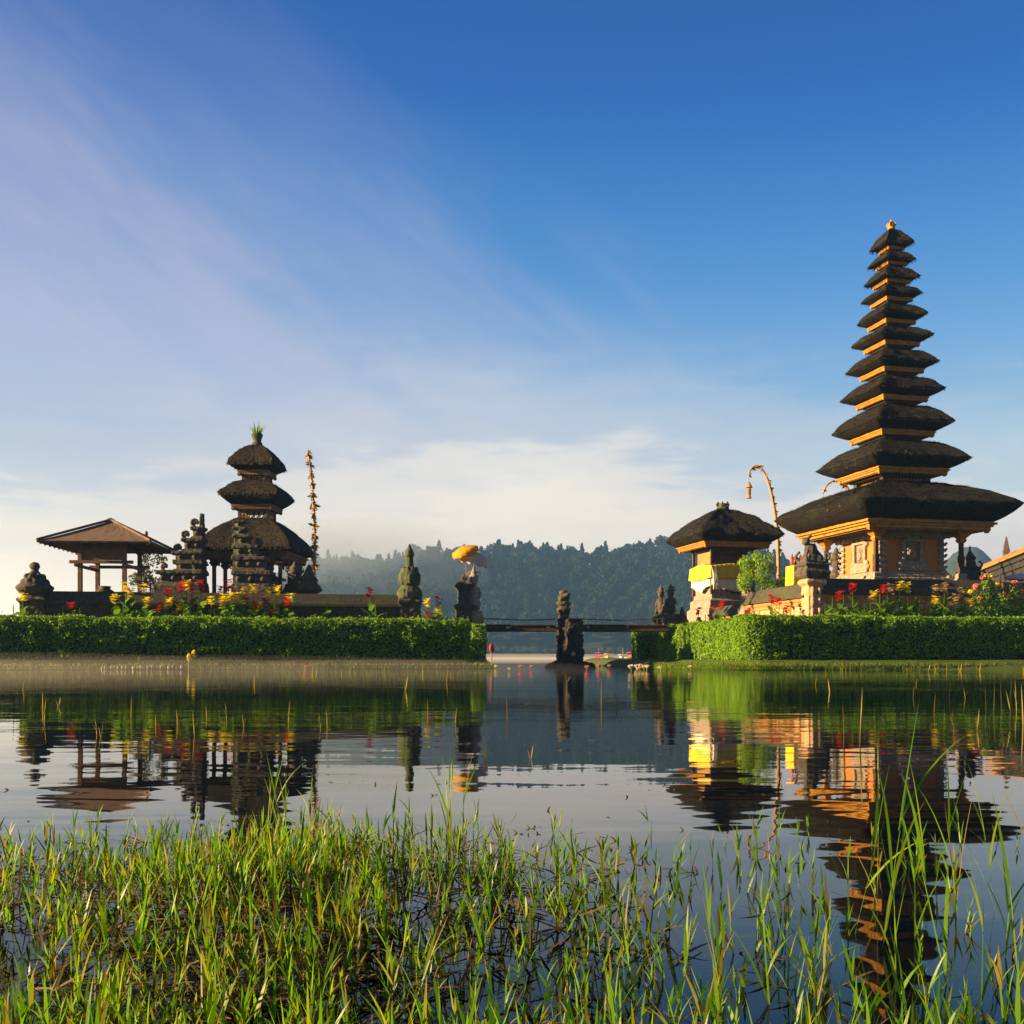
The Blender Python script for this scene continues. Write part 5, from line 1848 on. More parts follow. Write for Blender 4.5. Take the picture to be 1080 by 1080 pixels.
# ================================================================== FLOWERS
def canna_proto(petal, seed, h):
    """stem, broad leaves and a flower head of loose petals; unit height h"""
    rnd = random.Random(seed)
    t = thing('canna_plant', '', 'flower')
    b = MB()
    b.tube([(0, 0, 0), (0.02, 0.01, h * 0.5), (0.0, 0.0, h * 0.97)], [0.018, 0.015, 0.010], 5)
    b.build('stem', M['canna'], t, smooth=True)
    b = MB()
    for k in range(9):
        z0 = h * (0.30 + 0.52 * k / 9)
        a = k * 2.4 + rnd.uniform(-0.3, 0.3)
        L = rnd.uniform(0.42, 0.62) * (1 - 0.25 * k / 9)
        w = L * 0.19
        side = Vector((-math.sin(a), math.cos(a), 0))
        out = Vector((math.cos(a), math.sin(a), 0))
        vs = []
        for i in range(6):
            q = i / 5
            p = Vector((0, 0, z0)) + out * (L * 0.55 * q) + Vector((0, 0, L * (0.95 * q - 0.42 * q * q)))
            ww = w * math.sin(PI * min(1, q * 0.92 + 0.08)) ** 0.8
            vs += [p - side * ww, p + Vector((0, 0, -0.01)) , p + side * ww]
        fs = []
        for i in range(5):
            fs += [(3 * i, 3 * i + 1, 3 * i + 4, 3 * i + 3), (3 * i + 1, 3 * i + 2, 3 * i + 5, 3 * i + 4)]
        b.add(vs, fs)
    lf = b.build('foliage', M['canna'], t, smooth=True)
    lf['kind'] = 'stuff'
    b = MB()
    for k in range(30):
        a = rnd.uniform(0, 2 * PI)
        z = h + rnd.uniform(-0.24, 0.08)
        d = Vector((math.cos(a), math.sin(a), rnd.uniform(-0.2, 0.9))).normalized()
        L = rnd.uniform(0.12, 0.19)
        side = d.cross(Vector((0, 0, 1))).normalized() * L * 0.42
        up = d.cross(side).normalized() * 0.015
        p = Vector((0, 0, z))
        b.add([p, p + d * L * 0.55 - side, p + d * L + up, p + d * L * 0.55 + side], [(0, 1, 2, 3)])
    b.build('blossom', petal, t, smooth=True)
    return t


PET = {'yellow': M['p_yellow'], 'red': M['p_red'], 'crimson': M['p_magenta'], 'cream': M['p_pale'], 'pink': M['p_pink']}
left_fl = [('yellow', p) for p in ((24, 628), (121.6, 630), (132, 617), (137.3, 623), (151.5, 619.5), (155.5, 633), (178, 633), (174.5, 637), (189, 639), (197, 615.5), (223, 632), (235.5, 629), (242, 628.5),
                                   (250, 628), (256.7, 624), (267, 619), (283, 623), (292, 621), (274, 637), (306, 629), (234, 635.6), (450, 634), (462, 642))] + \
          [('red', p) for p in ((75, 638), (176.7, 624), (192, 616), (202, 619), (212, 615), (169, 638), (259.6, 632.7), (285.6, 645), (270, 637), (302, 633), (452.5, 648))] + \
          [('crimson', p) for p in ((241, 615), (232.7, 622), (280, 634.4), (390, 624), (462.5, 633))]
right_fl = [('red', p) for p in ((899.4, 619), (886, 626), (931, 620))] + [('yellow', p) for p in ((922, 626), (948.8, 616.5), (956.5, 617.7), (986.6, 631), (1022, 634))] + \
           [('cream', p) for p in ((939.6, 618.4), (987, 619.6), (996.4, 618.4), (1014, 622.5), (1003.4, 636), (919, 630), (1008, 629))]
wall_fl = [('red', p) for p in ((737, 643), (760.7, 636), (751, 641), (814, 630), (822, 633.5), (830, 641), (789, 645))]
protos = {}


def plant(color, px, py, Y, label, group, seed):
    z0 = 0.3
    h = az_(py, Y) - z0
    key = (color, seed % 2)
    if key not in protos:
        protos[key] = canna_proto(PET[color], seed * 3 + len(color), 2.2)
        o = protos[key]
    else:
        o = copy_thing(protos[key])
    rnd = random.Random(seed)
    o.location = (ax(px, Y), Y, z0)
    o.scale = (1.25, 1.25, h / 2.2)
    o.rotation_euler = (0, 0, rnd.uniform(0, 6.2))
    tag(o, label, 'flower', group)
    return o


def plant_row(lst, where, group, Yf, short):
    by = {}
    for c, p in lst:
        by.setdefault(c, []).append(p)
    k = 0
    for c, pts in by.items():
        pts.sort()
        n = len(pts)
        for i, (px, py) in enumerate(pts):
            nm = ORD[i] if i < 12 else None
            if n == 1:
                lab = f'{c} {short} flower {where}'
            elif i == n - 1:
                lab = f'rightmost {c} {short} flower {where}'
            elif nm:
                lab = f'{nm} {c} {short} flower from the left {where}'
            else:
                lab = f'{ORD[n - 1 - i]} {c} {short} flower from the right {where}'
            plant(c, px, py, Yf(px, py), lab, group, k * 7 + 1)
            k += 1


plant_row(left_fl, 'above the left hedge', 'canna flowers behind the left hedge', lambda px, py: 33.9 + (px / 540) * 2.3 + (0.28 if py < 626 else -0.25), 'canna')
plant_row(right_fl, 'in front of the eleven-roofed tower', 'canna flowers behind the right hedge', lambda px, py: 35.6 + (px - 860) / 220 * 1.4 + (0.3 if py < 624 else 0.0), 'canna')
plant_row(wall_fl, 'along the sunlit orange wall', 'red flowers along the orange wall', lambda px, py: 37.0 + (840 - px) / 110 * 8.5, 'canna')

# leafy shoots without flowers filling in behind both hedges
rnd = random.Random(77)
bare = []
spots = [(x, 33.9 + (x / 540) * 2.3 + rnd.uniform(-0.3, 0.4), rnd.uniform(634, 645)) for x in (14, 30, 66, 84, 118, 126, 139, 147, 160, 166, 184, 194, 204, 216, 226, 230, 239, 247, 254, 262, 272, 279, 289, 298, 312, 122, 130, 134, 143, 151, 155, 171, 176, 181, 188, 199, 209, 221, 234, 243, 251, 258, 267, 284, 294, 345, 384, 396, 408, 457, 468)]
spots += [(x, 35.6 + (x - 860) / 220 * 1.4 + rnd.uniform(-0.3, 0.3), rnd.uniform(625, 640)) for x in (870, 878, 890, 905, 912, 918, 928, 936, 945, 953, 962, 970, 979, 992, 1000, 1010, 1018, 1026, 874, 882, 894, 901, 908, 924, 933, 940, 949, 957, 966, 975, 985, 996, 1005, 1014, 1048, 1056, 1078)]
spots += [(x, 37.4 + (840 - x) / 110 * 8, rnd.uniform(641, 648)) for x in (744, 756, 768, 778, 796, 806, 818, 826, 834)]
sp = None
for k, (x, Y, py) in enumerate(spots):
    if sp is None:
        sp = canna_proto(PET['yellow'], 900, 2.2)
        bpy.data.objects.remove([c for c in bpy.data.objects if c.parent == sp and c.name.startswith('blossom')][0])
        sp.name = 'leafy_shoot'
        o = sp
    else:
        o = copy_thing(sp)
    s = (az_(py, Y) - 0.3) / 2.15
    o.location = (ax(x, Y), Y, 0.3)
    o.scale = (1.45, 1.45, s)
    o.rotation_euler = (0, 0, rnd.uniform(0, 6.2))
    tag(o, 'flowerless broad-leaved green shoot standing in the flower bed behind a hedge', 'plant', 'flowerless shoots behind the hedges')

# two taller pink and yellow flowering bushes at the right edge
for nm, cx_, Y_, heads, lab in (('flowering_bush', 1042, 36.6, ((1040, 607), (1036, 609), (1045, 608), (1030, 617.7), (1028, 620), (1052, 616.5), (1056, 618), (1033, 631), (1024, 624)), 'tall bush with pink and yellow blossom heads left of the right edge'),
                                ('flowering_bush', 1072, 36.9, ((1069, 614), (1073, 617), (1063.6, 629), (1060, 627), (1079, 624), (1086, 616), (1070, 634)), 'bush with pink and yellow blossom heads cut by the right edge')):
    t = thing(nm, lab, 'bush', (ax(cx_, Y_), Y_, 0.3), 0, 'flowering bushes at the right edge')
    rng = np.random.default_rng(int(cx_))
    bl = []
    for hx, hy in heads:
        q = Vector((ax(hx, Y_) - ax(cx_, Y_), rng.uniform(-0.2, 0.2), az_(hy, Y_) - 0.3))
        b = MB()
        b.tube([(q.x * 0.15, 0, 0), (q.x * 0.6, q.y * 0.5, q.z * 0.55), tuple(q)], [0.02, 0.016, 0.008], 5)
        b.build('stem', M['canna'], t, smooth=True)
        for z in np.linspace(0.42, 0.93, 8):
            bl.append(((q.x * (0.25 + 0.75 * z), q.y * z, q.z * z), (0.16, 0.16, 0.14)))
    c, U, W = leaf_cloud(rng, bl, 900, 0.075, 0.32)
    leaf_mesh('foliage', c, U, W, M['canna'], t)
    for i, (hx, hy) in enumerate(heads):
        q = np.array([ax(hx, Y_) - ax(cx_, Y_), 0.0, az_(hy, Y_) - 0.3])
        c, U, W = leaf_cloud(rng, [(q, (0.11, 0.11, 0.08))], 42, 0.045, 0.7, shell=0.3)
        leaf_mesh('blossom', c, U, W, M['p_pink'] if i % 3 != 2 else M['p_yellow'], t)


# ---- lotus flowers on the water
def lotus_proto(m, seed, petals=13):
    t = thing('lotus_flower', '', 'flower')
    rnd = random.Random(seed)
    b = MB(); b.tube([(0, 0, -0.3), (0.01, 0, 0.05)], 0.012, 5); b.build('stem', M['canna'], t)
    b = MB()
    for k in range(petals):
        a = 2 * PI * k / petals * 2.0 + rnd.uniform(-0.2, 0.2)
        lean = 0.35 + 0.65 * (k / petals)
        L = 0.13
        out = Vector((math.cos(a), math.sin(a), 0)); side = Vector((-math.sin(a), math.cos(a), 0)) * 0.045
        p = Vector((0, 0, 0.04))
        m1 = p + out * L * 0.5 * lean + Vector((0, 0, L * 0.45))
        e = p + out * L * 0.75 * lean + Vector((0, 0, L * (1.1 - 0.4 * lean)))
        b.add([p, m1 - side, e, m1 + side], [(0, 1, 2, 3)])
    b.build('petals', m, t)['kind'] = 'stuff'
    return t


LP = lotus_proto(M['lotus'], 1)
LW = lotus_proto(M['wlotus'], 2)
first = {id(LP): True, id(LW): True}


def lotus(proto, px, py, label, group, s=1.0):
    if first.pop(id(proto), None):
        o = proto
    else:
        o = copy_thing(proto)
    Y = min(CAMH * 1080 / max(py - HZ, 8), 34.0)
    o.location = (ax(px, Y), Y, 0.0)
    o.scale = (s, s, s)
    o.rotation_euler = (0, 0, px)
    tag(o, label, 'flower', group)


g = 'pink lotus flowers on the water'
lotus(LP, 323, 706.5, 'single pink lotus flower on the water below the left hedge', g, 1.0)
lotus(LP, 549, 707, 'left one of two pink lotus flowers between the left hedge and the pier', g, 1.1)
lotus(LP, 560, 706.5, 'right one of two pink lotus flowers between the left hedge and the pier', g, 0.95)
lotus(LP, 619, 707, 'pink lotus flower nearest the right side of the pier', g, 1.0)
lotus(LP, 632, 705, 'pink lotus flower in the middle of the three right of the pier', g, 1.15)
lotus(LP, 642.5, 705.5, 'pink lotus flower furthest right of the three beside the pier', g, 1.0)
lotus(LP, 707, 704.5, 'pale pink lotus flower on the water below the right hedge', g, 1.0)
g = 'white lotus flowers on the water'
for i, (x, y, s) in enumerate(((665.5, 708, 1.25), (671, 706, 1.1), (675.5, 705.5, 1.15), (679, 707, 1.0), (682.5, 707.5, 1.15), (673, 709, 0.9))):
    lotus(LW, x, y, 'cream white lotus flower in the tight cluster at the left tip of the right bank', 'clustered white lotus flowers', s)
lotus(LW, 696.5, 709, 'cream lotus flower just right of the white lotus cluster', g, 1.1)
lotus(LW, 728, 707, 'cream lotus flower on the water below the right hedge corner', g, 1.0)
lotus(LW, 523, 704, 'small cream lotus flower at the right end of the left bank', g, 0.9)
lotus(LW, 537, 708, 'small cream lotus flower left of the two pink ones', g, 0.7)
lotus(LW, 907, 706, 'small cream lotus flower among golden reeds below the right hedge', g, 0.8)

# ---- the yellow flower stake and the red marker
fy = 31.0
st = thing('flower_stake', 'thin stake with yellow blossoms standing in the water before the left hedge', 'stake', (ax(199, fy), fy, -0.3), 0)
b = MB(); b.tube([(0, 0, 0), (0.0, 0, 0.3 + az_(688, fy))], 0.016, 6); b.build('stick', M['bamboo'], st)
rng = np.random.default_rng(9)
c, U, W = leaf_cloud(rng, [((0.0, 0, 0.22 + az_(690, fy)), (0.05, 0.05, 0.16)), ((0.15, 0, 0.26 + az_(688, fy)), (0.06, 0.05, 0.14))], 60, 0.05, 0.6, shell=0.2)
leaf_mesh('blossom', c, U, W, M['p_yellow'], st)
b = MB(); b.tube([(0, 0, 0.22 + az_(697, fy)), (0.09, 0, 0.2 + az_(692, fy)), (0.15, 0, 0.2 + az_(689, fy))], 0.01, 5); b.build('twig', M['bamboo'], st)
my = 45.0
mk = thing('marker_post', 'red oval marker on a thin post in the water near the footbridge', 'marker', (ax(518.5, my), my, -0.3), R(10))
b = MB(); b.tube([(0, 0, 0), (0, 0, 0.3 + az_(683, my))], 0.025, 6); b.build('post', M['bamboo'], mk)
b = MB(); b.ell((0, -0.03, 0.3 + az_(683.5, my)), (0.11, 0.03, 0.20), 14, 8); b.build('plate', M['red'], mk, smooth=True)

# ---- pale edging stones at the foot of the left hedge
rnd = random.Random(31)
epro = []
x = 108.0
k = 0
while x < 192:
    Y = 31.9 + (x / 540) * 2.6 + 0.05
    w_ = rnd.uniform(2.4, 5.5)
    b = MB()
    ww = w_ / 1080 * Y / 2
    b.ell((0, 0, 0.02), (ww, 0.16, rnd.uniform(0.09, 0.14)), 9, 6)
    o = weather(b.build('edging_stone', M['paleedge'], None, loc=(ax(x + w_ / 2, Y), Y, 0.0)), 0.02, 0.04)
    tag(o, 'small pale edging stone in the row at the foot of the left hedge', 'stone', 'pale edging stones along the left bank')
    x += w_ * 1.05
    k += 1


# ---- boats at the far landing
def boat(label, px, Y, hull_m, top_m, L, w, hgt, mast=None, rz=0.0):
    t = thing('pedal_boat', label, 'boat', (ax(px, Y), Y, 0), rz, 'small boats at the far landing')
    b = MB()
    st_ = [(-0.5, 0.55), (-0.4, 0.85), (-0.1, 1.0), (0.2, 0.95), (0.4, 0.6), (0.5, 0.12)]
    v, f = [], []
    for u, k in st_:
        for q, z in ((-1, 0.45), (-0.8, 0.0), (0, -0.15), (0.8, 0.0), (1, 0.45)):
            v.append((u * L, q * k * w / 2, z * hgt * 0.55 + 0.05))
    for i in range(len(st_) - 1):
        for j in range(4):
            a = i * 5 + j
            f.append((a, a + 5, a + 6, a + 1))
        f.append((i * 5 + 4, (i + 1) * 5 + 4, (i + 1) * 5, i * 5))
    f.append((0, 1, 2, 3, 4)); f.append((29, 28, 27, 26, 25))
    b.add(v, f)
    b.build('hull', hull_m, t)
    b = MB()
    b.box(-L * 0.1, 0, hgt * 0.3, hgt * 0.62, L * 0.06, w * 0.35)
    b.box(L * 0.12, 0, hgt * 0.3, hgt * 0.45, L * 0.05, w * 0.35)
    b.build('seat', top_m, t, bevel=0.03)
    b = MB()
    for sx in (-1, 1):
        for sy in (-1, 1):
            b.tube([(sx * L * 0.2, sy * w * 0.38, hgt * 0.25), (sx * L * 0.2, sy * w * 0.38, hgt * 0.98)], 0.03, 5)
    v = []
    b.box(0, 0, hgt * 0.98, hgt * 1.08, L * 0.27, w * 0.5, tx=0.8, ty=0.8)
    b.build('canopy', top_m, t, bevel=0.03)
    if mast:
        b = MB(); b.tube([(0, 0, 0.2), (0, 0, mast)], 0.05, 5); b.build('mast', M['bamboo'], t)
    return t


boat('orange-red canopied boat at the left of the far boats under the bridge', 631.5, 190, M['red'], M['red'], 3.0, 1.3, 1.15, 2.0, R(70))
boat('bright yellow boat in the middle of the far boats under the bridge', 642.5, 185, M['yellow'], M['yellow'], 3.2, 1.5, 0.95, None, R(20))
boat('white boat with a thin mast among the far boats under the bridge', 657, 195, M['white'], M['white'], 3.2, 1.4, 0.9, 2.2, R(15))
boat('yellow boat half hidden by the right hedge among the far boats', 666, 188, M['yellow'], M['red'], 3.0, 1.4, 1.2, None, R(40))


# ================================================================== GRASS AND REEDS
class Blades:
    """many tapering bent leaves gathered into one mesh"""
    def __init__(s, seed):
        s.r = random.Random(seed)
        s.v, s.f = [], []

    def blade(s, p, d, L, w, droop, n=5, fold=0.25):
        d = Vector(d).normalized()
        h = Vector((d.x, d.y, 0))
        h = h.normalized() if h.length > 1e-4 else Vector((1, 0, 0))
        tw = s.r.uniform(-0.9, 0.9)
        side = (Vector((-h.y, h.x, 0)) * math.cos(tw) + d.cross(Vector((-h.y, h.x, 0))) * math.sin(tw)).normalized()
        o = len(s.v)
        p = Vector(p)
        q = p.copy()
        step = L / n
        for i in range(n + 1):
            t = i / n
            ww = w * 0.5 * min(1.0, 0.55 + 2.2 * t) * (1 - t ** 2.2)
            s.v.append(tuple(q - side * ww)); s.v.append(tuple(q + side * ww))
            d = (d + (h * 0.9 + Vector((0, 0, -0.75))) * droop * step / L * (0.3 + t)).normalized()
            q = q + d * step
        for i in range(n):
            s.f.append((o + 2 * i, o + 2 * i + 1, o + 2 * i + 3, o + 2 * i + 2))

    def shoot(s, x, y, h, leaves, w, spread=1.0, z0=-0.01):
        r = s.r
        a0 = r.uniform(0, 2 * PI)
        lean = Vector((r.gauss(0, 0.13), r.gauss(0, 0.13), 1)) * 1.0
        lean.normalize()
        s.blade((x, y, z0), lean, h * 0.75, w * 0.6, 0.05, 4)
        for k in range(leaves):
            t = 0.10 + 0.62 * k / max(leaves - 1, 1)
            a = a0 + PI * k + r.uniform(-0.6, 0.6)
            out = r.uniform(0.14, 0.50) * spread
            L = h * r.uniform(0.48, 0.88) * (1.0 - 0.55 * t)
            p = Vector((x, y, z0)) + lean * h * t * 0.75
            s.blade(p, (math.cos(a) * out + lean.x, math.sin(a) * out + lean.y, 1.0), L, w * r.uniform(0.75, 1.2), r.uniform(0.1, 0.9))
        # the leading blade
        a = r.uniform(0, 6.28)
        s.blade(Vector((x, y, z0)) + lean * h * 0.5, (lean.x + 0.15 * math.cos(a), lean.y + 0.15 * math.sin(a), 1), h * 0.55, w, r.uniform(0.0, 0.35))

    def build(s, name, m):
        me = bpy.data.meshes.new(name)
        me.from_pydata(s.v, [], s.f)
        me.materials.append(m)
        o = bpy.data.objects.new(name, me)
        COL.objects.link(o)
        return o


def depth_of(py):
    return CAMH * 1080 / (py - HZ)


# how thickly the marsh grass grows, by where it roots on the water: the main tussock is left of centre
def density(x, y):
    d = 0.0
    d += 1.5 * math.exp(-(((x + 0.36) / 0.42) ** 2 + ((y - 1.72) / 0.36) ** 2))
    d += 1.0 * math.exp(-(((x + 0.42) / 0.60) ** 2 + ((y - 1.15) / 0.36) ** 2))
    d += 0.16 * math.exp(-(((x + 0.9) / 0.5) ** 2 + ((y - 1.9) / 0.45) ** 2))
    d += (0.34 if x < 0 else 0.16) * max(0.0, min(1.0, (1.28 - y) / 0.22))
    n = noise.noise(Vector((x * 3.2, y * 3.2, 3.3)))
    return d * (0.72 + 0.9 * n)


G = Blades(21)
O = Blades(22)
r = G.r
n_ok = 0
for _ in range(60000):
    y = r.uniform(0.80, 2.75)
    x = r.uniform(-0.62, 0.62) * y * 1.0
    x = r.uniform(-0.60 * y - 0.1, 0.60 * y + 0.1)
    if r.random() > density(x, y) * 0.066:
        continue
    n_ok += 1
    tuss = math.exp(-(((x + 0.36) / 0.5) ** 2 + ((y - 1.6) / 0.5) ** 2))
    h = (r.uniform(0.045, 0.085) if r.random() < 0.9 else r.uniform(0.08, 0.12)) * (0.85 if y < 1.2 else 1.0)
    z0 = -0.01 + 0.05 * tuss
    G.shoot(x, y, h, r.choice((2, 3, 3, 4)), r.uniform(0.0026, 0.0048), r.uniform(0.7, 1.3), z0)
    O.blade((x + r.gauss(0, 0.008), y, z0), (r.gauss(0, 0.25), r.gauss(0, 0.25), 1), h * r.uniform(0.5, 1.2), 0.0028, r.uniform(0, 0.5))
    for q in range(3):
        a = r.uniform(0, 6.28)
        O.blade((x + r.gauss(0, 0.02), y + r.gauss(0, 0.02), z0), (math.cos(a) * 1.4, math.sin(a) * 1.4, r.uniform(0.15, 0.9)), r.uniform(0.03, 0.08), 0.004, r.uniform(0.2, 0.9))
# looser, taller shoots standing in open water to the right and along the near edge
for _ in range(165):
    y = 0.95 + 1.35 * r.random() ** 1.3
    px_ = r.uniform(400, 1120)
    x = ax(px_, y)
    if noise.noise(Vector((x * 2.4, y * 2.4, 9.1))) < -0.22:
        continue
    h = r.uniform(0.05, 0.115) * (0.9 if y < 1.2 else 1.0)
    G.shoot(x, y, h, r.choice((2, 2, 3, 3)), r.uniform(0.0030, 0.0052), r.uniform(0.8, 1.4))
# the nearest row, rooted just below the frame
for _ in range(150):
    y = r.uniform(0.76, 1.04)
    G.shoot(ax(r.uniform(-60, 1140), y), y, r.uniform(0.07, 0.125), r.choice((2, 3, 3, 4)), r.uniform(0.0034, 0.0056), r.uniform(0.7, 1.2))
# the tall shoots one notices: (px of the root, row of the root, row of the tip)
for px_, pr, ptip in ((930, 1000, 735), (925, 960, 780), (1060, 1010, 900), (900, 985, 800), (880, 1010, 905), (600, 960, 850), (612, 950, 862), (640, 975, 870), (700, 985, 890),
                      (470, 905, 775), (478, 925, 800), (488, 900, 790), (415, 890, 815), (280, 890, 775), (295, 900, 790), (305, 905, 815), (330, 900, 815), (98, 925, 850),
                      (165, 905, 862), (30, 960, 870), (10, 950, 845), (560, 985, 905), (760, 1040, 900), (812, 1060, 930), (850, 1050, 915), (1000, 1040, 800), (1035, 1060, 880),
                      (1075, 1040, 820), (1050, 960, 800), (965, 990, 850), (945, 1030, 870), (660, 1060, 930), (715, 1075, 950), (520, 1060, 930), (80, 1060, 930), (75, 1040, 935),
                      (150, 1050, 900), (205, 1020, 905), (340, 1040, 925), (440, 1050, 960), (1085, 1000, 790), (1010, 960, 790)):
    Y = depth_of(pr)
    h = (pr - ptip) / 1080 * Y
    G.shoot(ax(px_, Y), Y, h, r.choice((2, 3, 3)), r.uniform(0.0032, 0.0050), 1.0)
tag(G.build('marsh_grass', M['grass']), 'fresh green marsh grass growing in the shallow water in the foreground', 'grass', kind='stuff')
tag(O.build('old_grass', M['deadgrass']), 'brown and old grass matted at the foot of the fresh marsh grass', 'grass', kind='stuff')

# tussock ground under the thickest grass, just breaking the water
tm = MB()
v, f = [], []
nx, ny = 60, 50
for j in range(ny + 1):
    for i in range(nx + 1):
        x, y = -1.35 + 1.75 * i / nx, 0.55 + 1.75 * j / ny
        d = 1.2 * math.exp(-(((x + 0.38) / 0.40) ** 2 + ((y - 1.62) / 0.34) ** 2)) + 0.9 * math.exp(-(((x + 0.45) / 0.50) ** 2 + ((y - 1.05) / 0.33) ** 2))
        v.append((x, y, -0.085 + 0.075 * min(d, 1.15) + 0.03 * noise.noise(Vector((x * 7, y * 7, 1))) + 0.012 * noise.noise(Vector((x * 25, y * 25, 2)))))
for j in range(ny):
    for i in range(nx):
        a = j * (nx + 1) + i
        f.append((a, a + 1, a + nx + 2, a + nx + 1))
tm.add(v, f)
tag(tm.build('marsh_ground', M['soil'], smooth=True), kind='structure')

# tiny sprouts and flecks that just break the surface between the tussock and the open water
W_ = Blades(5)
for _ in range(420):
    y = depth_of(W_.r.uniform(815, 1010))
    px_ = W_.r.gauss(520, 260)
    x = ax(px_, y)
    if noise.noise(Vector((x * 3, y * 2, 4.1))) < 0.02:
        continue
    for q in range(W_.r.choice((1, 2, 3))):
        a = W_.r.uniform(0, 6.28)
        W_.blade((x, y, -0.004), (math.cos(a) * 0.7, math.sin(a) * 0.7, W_.r.uniform(0.3, 1.0)), W_.r.uniform(0.008, 0.026), 0.005, 0.8, 3)
tag(W_.build('water_weed', M['deadgrass']), 'small dark sprouts of water weed just breaking the surface in the foreground', 'weed', kind='stuff')

# grass fringe along both banks
B_ = Blades(31)
for _ in range(17000):
    if B_.r.random() < 0.78:
        px_ = B_.r.uniform(690, 1110)
        Y = 31.4 + (px_ - 786) / 344 * 2.3 + B_.r.uniform(-0.25, 1.5)
        if px_ < 790:
            Y = 32.0 + (790 - px_) / 100 * 10 * B_.r.random() + B_.r.uniform(-0.5, 0.2)
    else:
        px_ = B_.r.uniform(330, 522) if B_.r.random() < 0.6 else B_.r.uniform(-20, 330)
        Y = 31.55 + (px_ / 540) * 2.75 + B_.r.uniform(0.0, 0.75)
    h = B_.r.uniform(0.06, 0.17)
    a = B_.r.uniform(0, 6.28)
    z = 0.02 if B_.r.random() < 0.5 else 0.12
    B_.blade((ax(px_, Y), Y, z), (0.5 * math.cos(a), 0.5 * math.sin(a), 1), h, 0.022, B_.r.uniform(0.1, 0.8), 3)
tag(B_.build('bank_grass', M['grass']), 'short grass fringe along the banks under the hedges', 'grass', kind='stuff')

# single reed stalks standing in the open water and along the shores: each its own
reedp = []
for k in range(5):
    bl = Blades(60 + k)
    bl.blade((0, 0, -0.05), (bl.r.gauss(0, 0.04), bl.r.gauss(0, 0.04), 1), 1.05, 0.05, bl.r.uniform(0.0, 0.10), 6)
    if k % 2:
        bl.blade((0, 0, 0.25), (bl.r.choice((-0.3, 0.3)), 0, 1), 0.45, 0.045, 0.2, 4)
    if k == 4:
        bl.blade((0.03, 0, -0.05), (0.07, 0.02, 1), 0.75, 0.04, 0.1, 5)
    reedp.append(bl)
meshes = []
rr = random.Random(404)
RS = [(45, 748, 728), (186 / 4, 760, 735), (138, 757, 733), (102, 775, 758), (107, 778, 760), (164, 766, 753), (205, 776, 748), (187, 765, 747), (239, 760, 740), (257, 767, 752), (218, 757, 745),
      (304, 762, 738), (345, 768, 745), (338, 768, 752), (428, 729, 712), (451, 762, 737), (480, 763, 745), (535, 760, 730), (471, 720, 706), (405, 716, 708), (634, 745, 715), (598, 725, 707), (650, 745, 730),
      (788, 750, 714), (907, 790, 724), (890, 775, 740), (966, 722, 716), (985, 752, 730), (1006, 775, 745), (1031, 770, 747), (1048, 752, 719), (1065, 760, 712), (1056, 745, 712), (860, 722, 712), (875, 730, 715),
      (1001, 737, 715), (1018, 737, 725), (963, 735, 722), (1072, 750, 716), (1079, 765, 720), (1040, 748, 722), (695, 750, 741), (732, 745, 738), (320, 712, 704), (334, 711, 705), (360, 711, 705), (375, 710, 705),
      (295, 720, 712), (24, 728, 716), (62, 745, 735), (268, 722, 712), (555, 745, 738), (512, 800, 775), (545, 850, 820), (560, 800, 785), (690, 795, 780)]
for k in range(34):
    px_ = rr.uniform(868, 1085)
    base = 705.5 + rr.uniform(0, 2.5)
    RS.append((px_, base + 1, base - rr.uniform(5, 9)))
for k in range(14):
    px_ = rr.uniform(300, 505)
    base = 707 + rr.uniform(0, 6)
    RS.append((px_, base, base - rr.uniform(3, 9)))
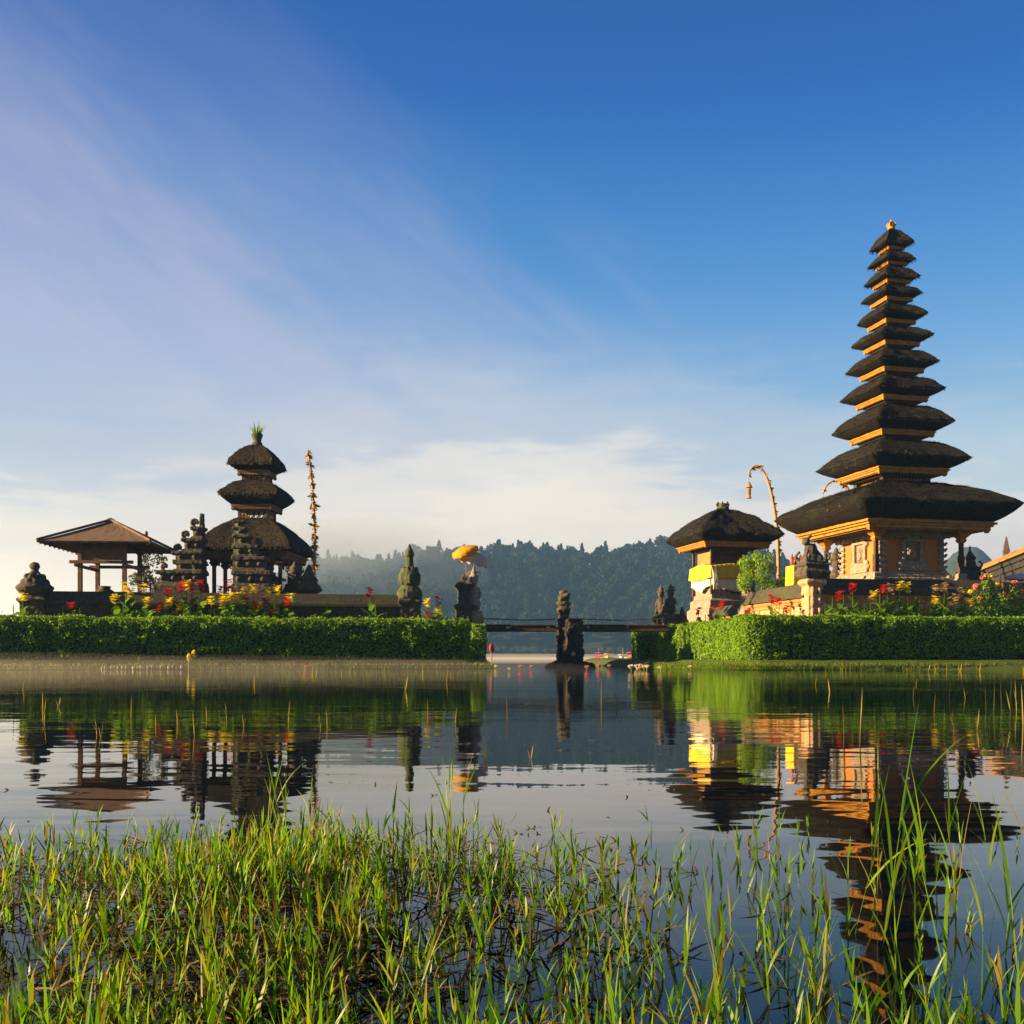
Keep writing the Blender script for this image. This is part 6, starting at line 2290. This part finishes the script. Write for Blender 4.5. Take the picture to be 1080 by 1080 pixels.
for k, (px_, pb, pt) in enumerate(RS):
    i = k % 5
    if len(meshes) <= i:
        o = reedp[i].build('reed_stalk', M['reed'])
        meshes.append(o)
    else:
        o = meshes[i].copy()
        COL.objects.link(o)
    Y = depth_of(max(pb, HZ + 12.5))
    h = (pb - pt) / 1080 * Y
    o.location = (ax(px_, Y), Y, 0)
    wd = max(0.12, min(0.55, Y * 0.025))
    o.scale = (wd if Y > 6 else 0.14, wd if Y > 6 else 0.14, h)
    o.rotation_euler = (0, 0, rr.uniform(-0.5, 0.5) + (PI if rr.random() < 0.5 else 0))
    if pb < 716 and px_ > 860:
        tag(o, 'golden reed stub in the row at the water line below the right hedge', 'reed', 'golden reed stubs along the right bank')
    elif px_ > 780:
        tag(o, 'thin yellow green reed stalk standing alone in open water on the right', 'reed', 'reed stalks in open water on the right')
    elif px_ > 500:
        tag(o, 'thin yellow green reed stalk standing alone in open water below the bridge', 'reed', 'reed stalks in open water below the bridge')
    else:
        tag(o, 'thin yellow green reed stalk standing alone in open water on the left', 'reed', 'reed stalks in open water on the left')

# ---- thin mist lying on the water between the near reeds and the far shore
def mist_bank(blobs, dens, label, col=(0.92, 0.92, 0.95, 1)):
    """each wisp a flat lens of even vapour, so its edges thin out by themselves"""
    m = bpy.data.materials.new('water_mist')
    m.use_nodes = True
    t = NT(m.node_tree)
    p = t.n('ShaderNodeVolumePrincipled')
    p.inputs['Color'].default_value = col
    p.inputs['Density'].default_value = dens
    o = t.n('ShaderNodeOutputMaterial')
    t.l(p.outputs[0], o.inputs['Volume'])
    for c, r in blobs:
        b = MB()
        b.ell(c, r, 32, 16)
        tag(b.build('mist', m, smooth=True), label, 'mist', kind='stuff')


mist_bank([((-16, 26.5, -0.05), (12, 5.0, 0.62)), ((-8, 28.5, -0.05), (9, 4.0, 0.52)), ((-22, 24, -0.05), (13, 7, 0.66)), ((-3, 29.0, -0.05), (6, 3.4, 0.42))], 0.0085,
          'wisp of thin warm morning mist lying on the water in front of the left hedge')
mist_bank([((6, 200, 0), (60, 130, 0.36)), ((-10, 350, 0), (90, 80, 1.6))], 0.0045, 'pale bank of mist lying on the far lake seen under the footbridge')
mist_bank([((-92, 538, 54), (44, 38, 20)), ((-70, 548, 60), (36, 34, 17)), ((-112, 545, 48), (40, 40, 20)), ((-80, 520, 40), (70, 44, 34)), ((-104, 536, 58), (24, 26, 14))], 0.0030,
          'patch of pale fog drifting over the wooded hillside across the lake', (0.62, 0.82, 1.0, 1))
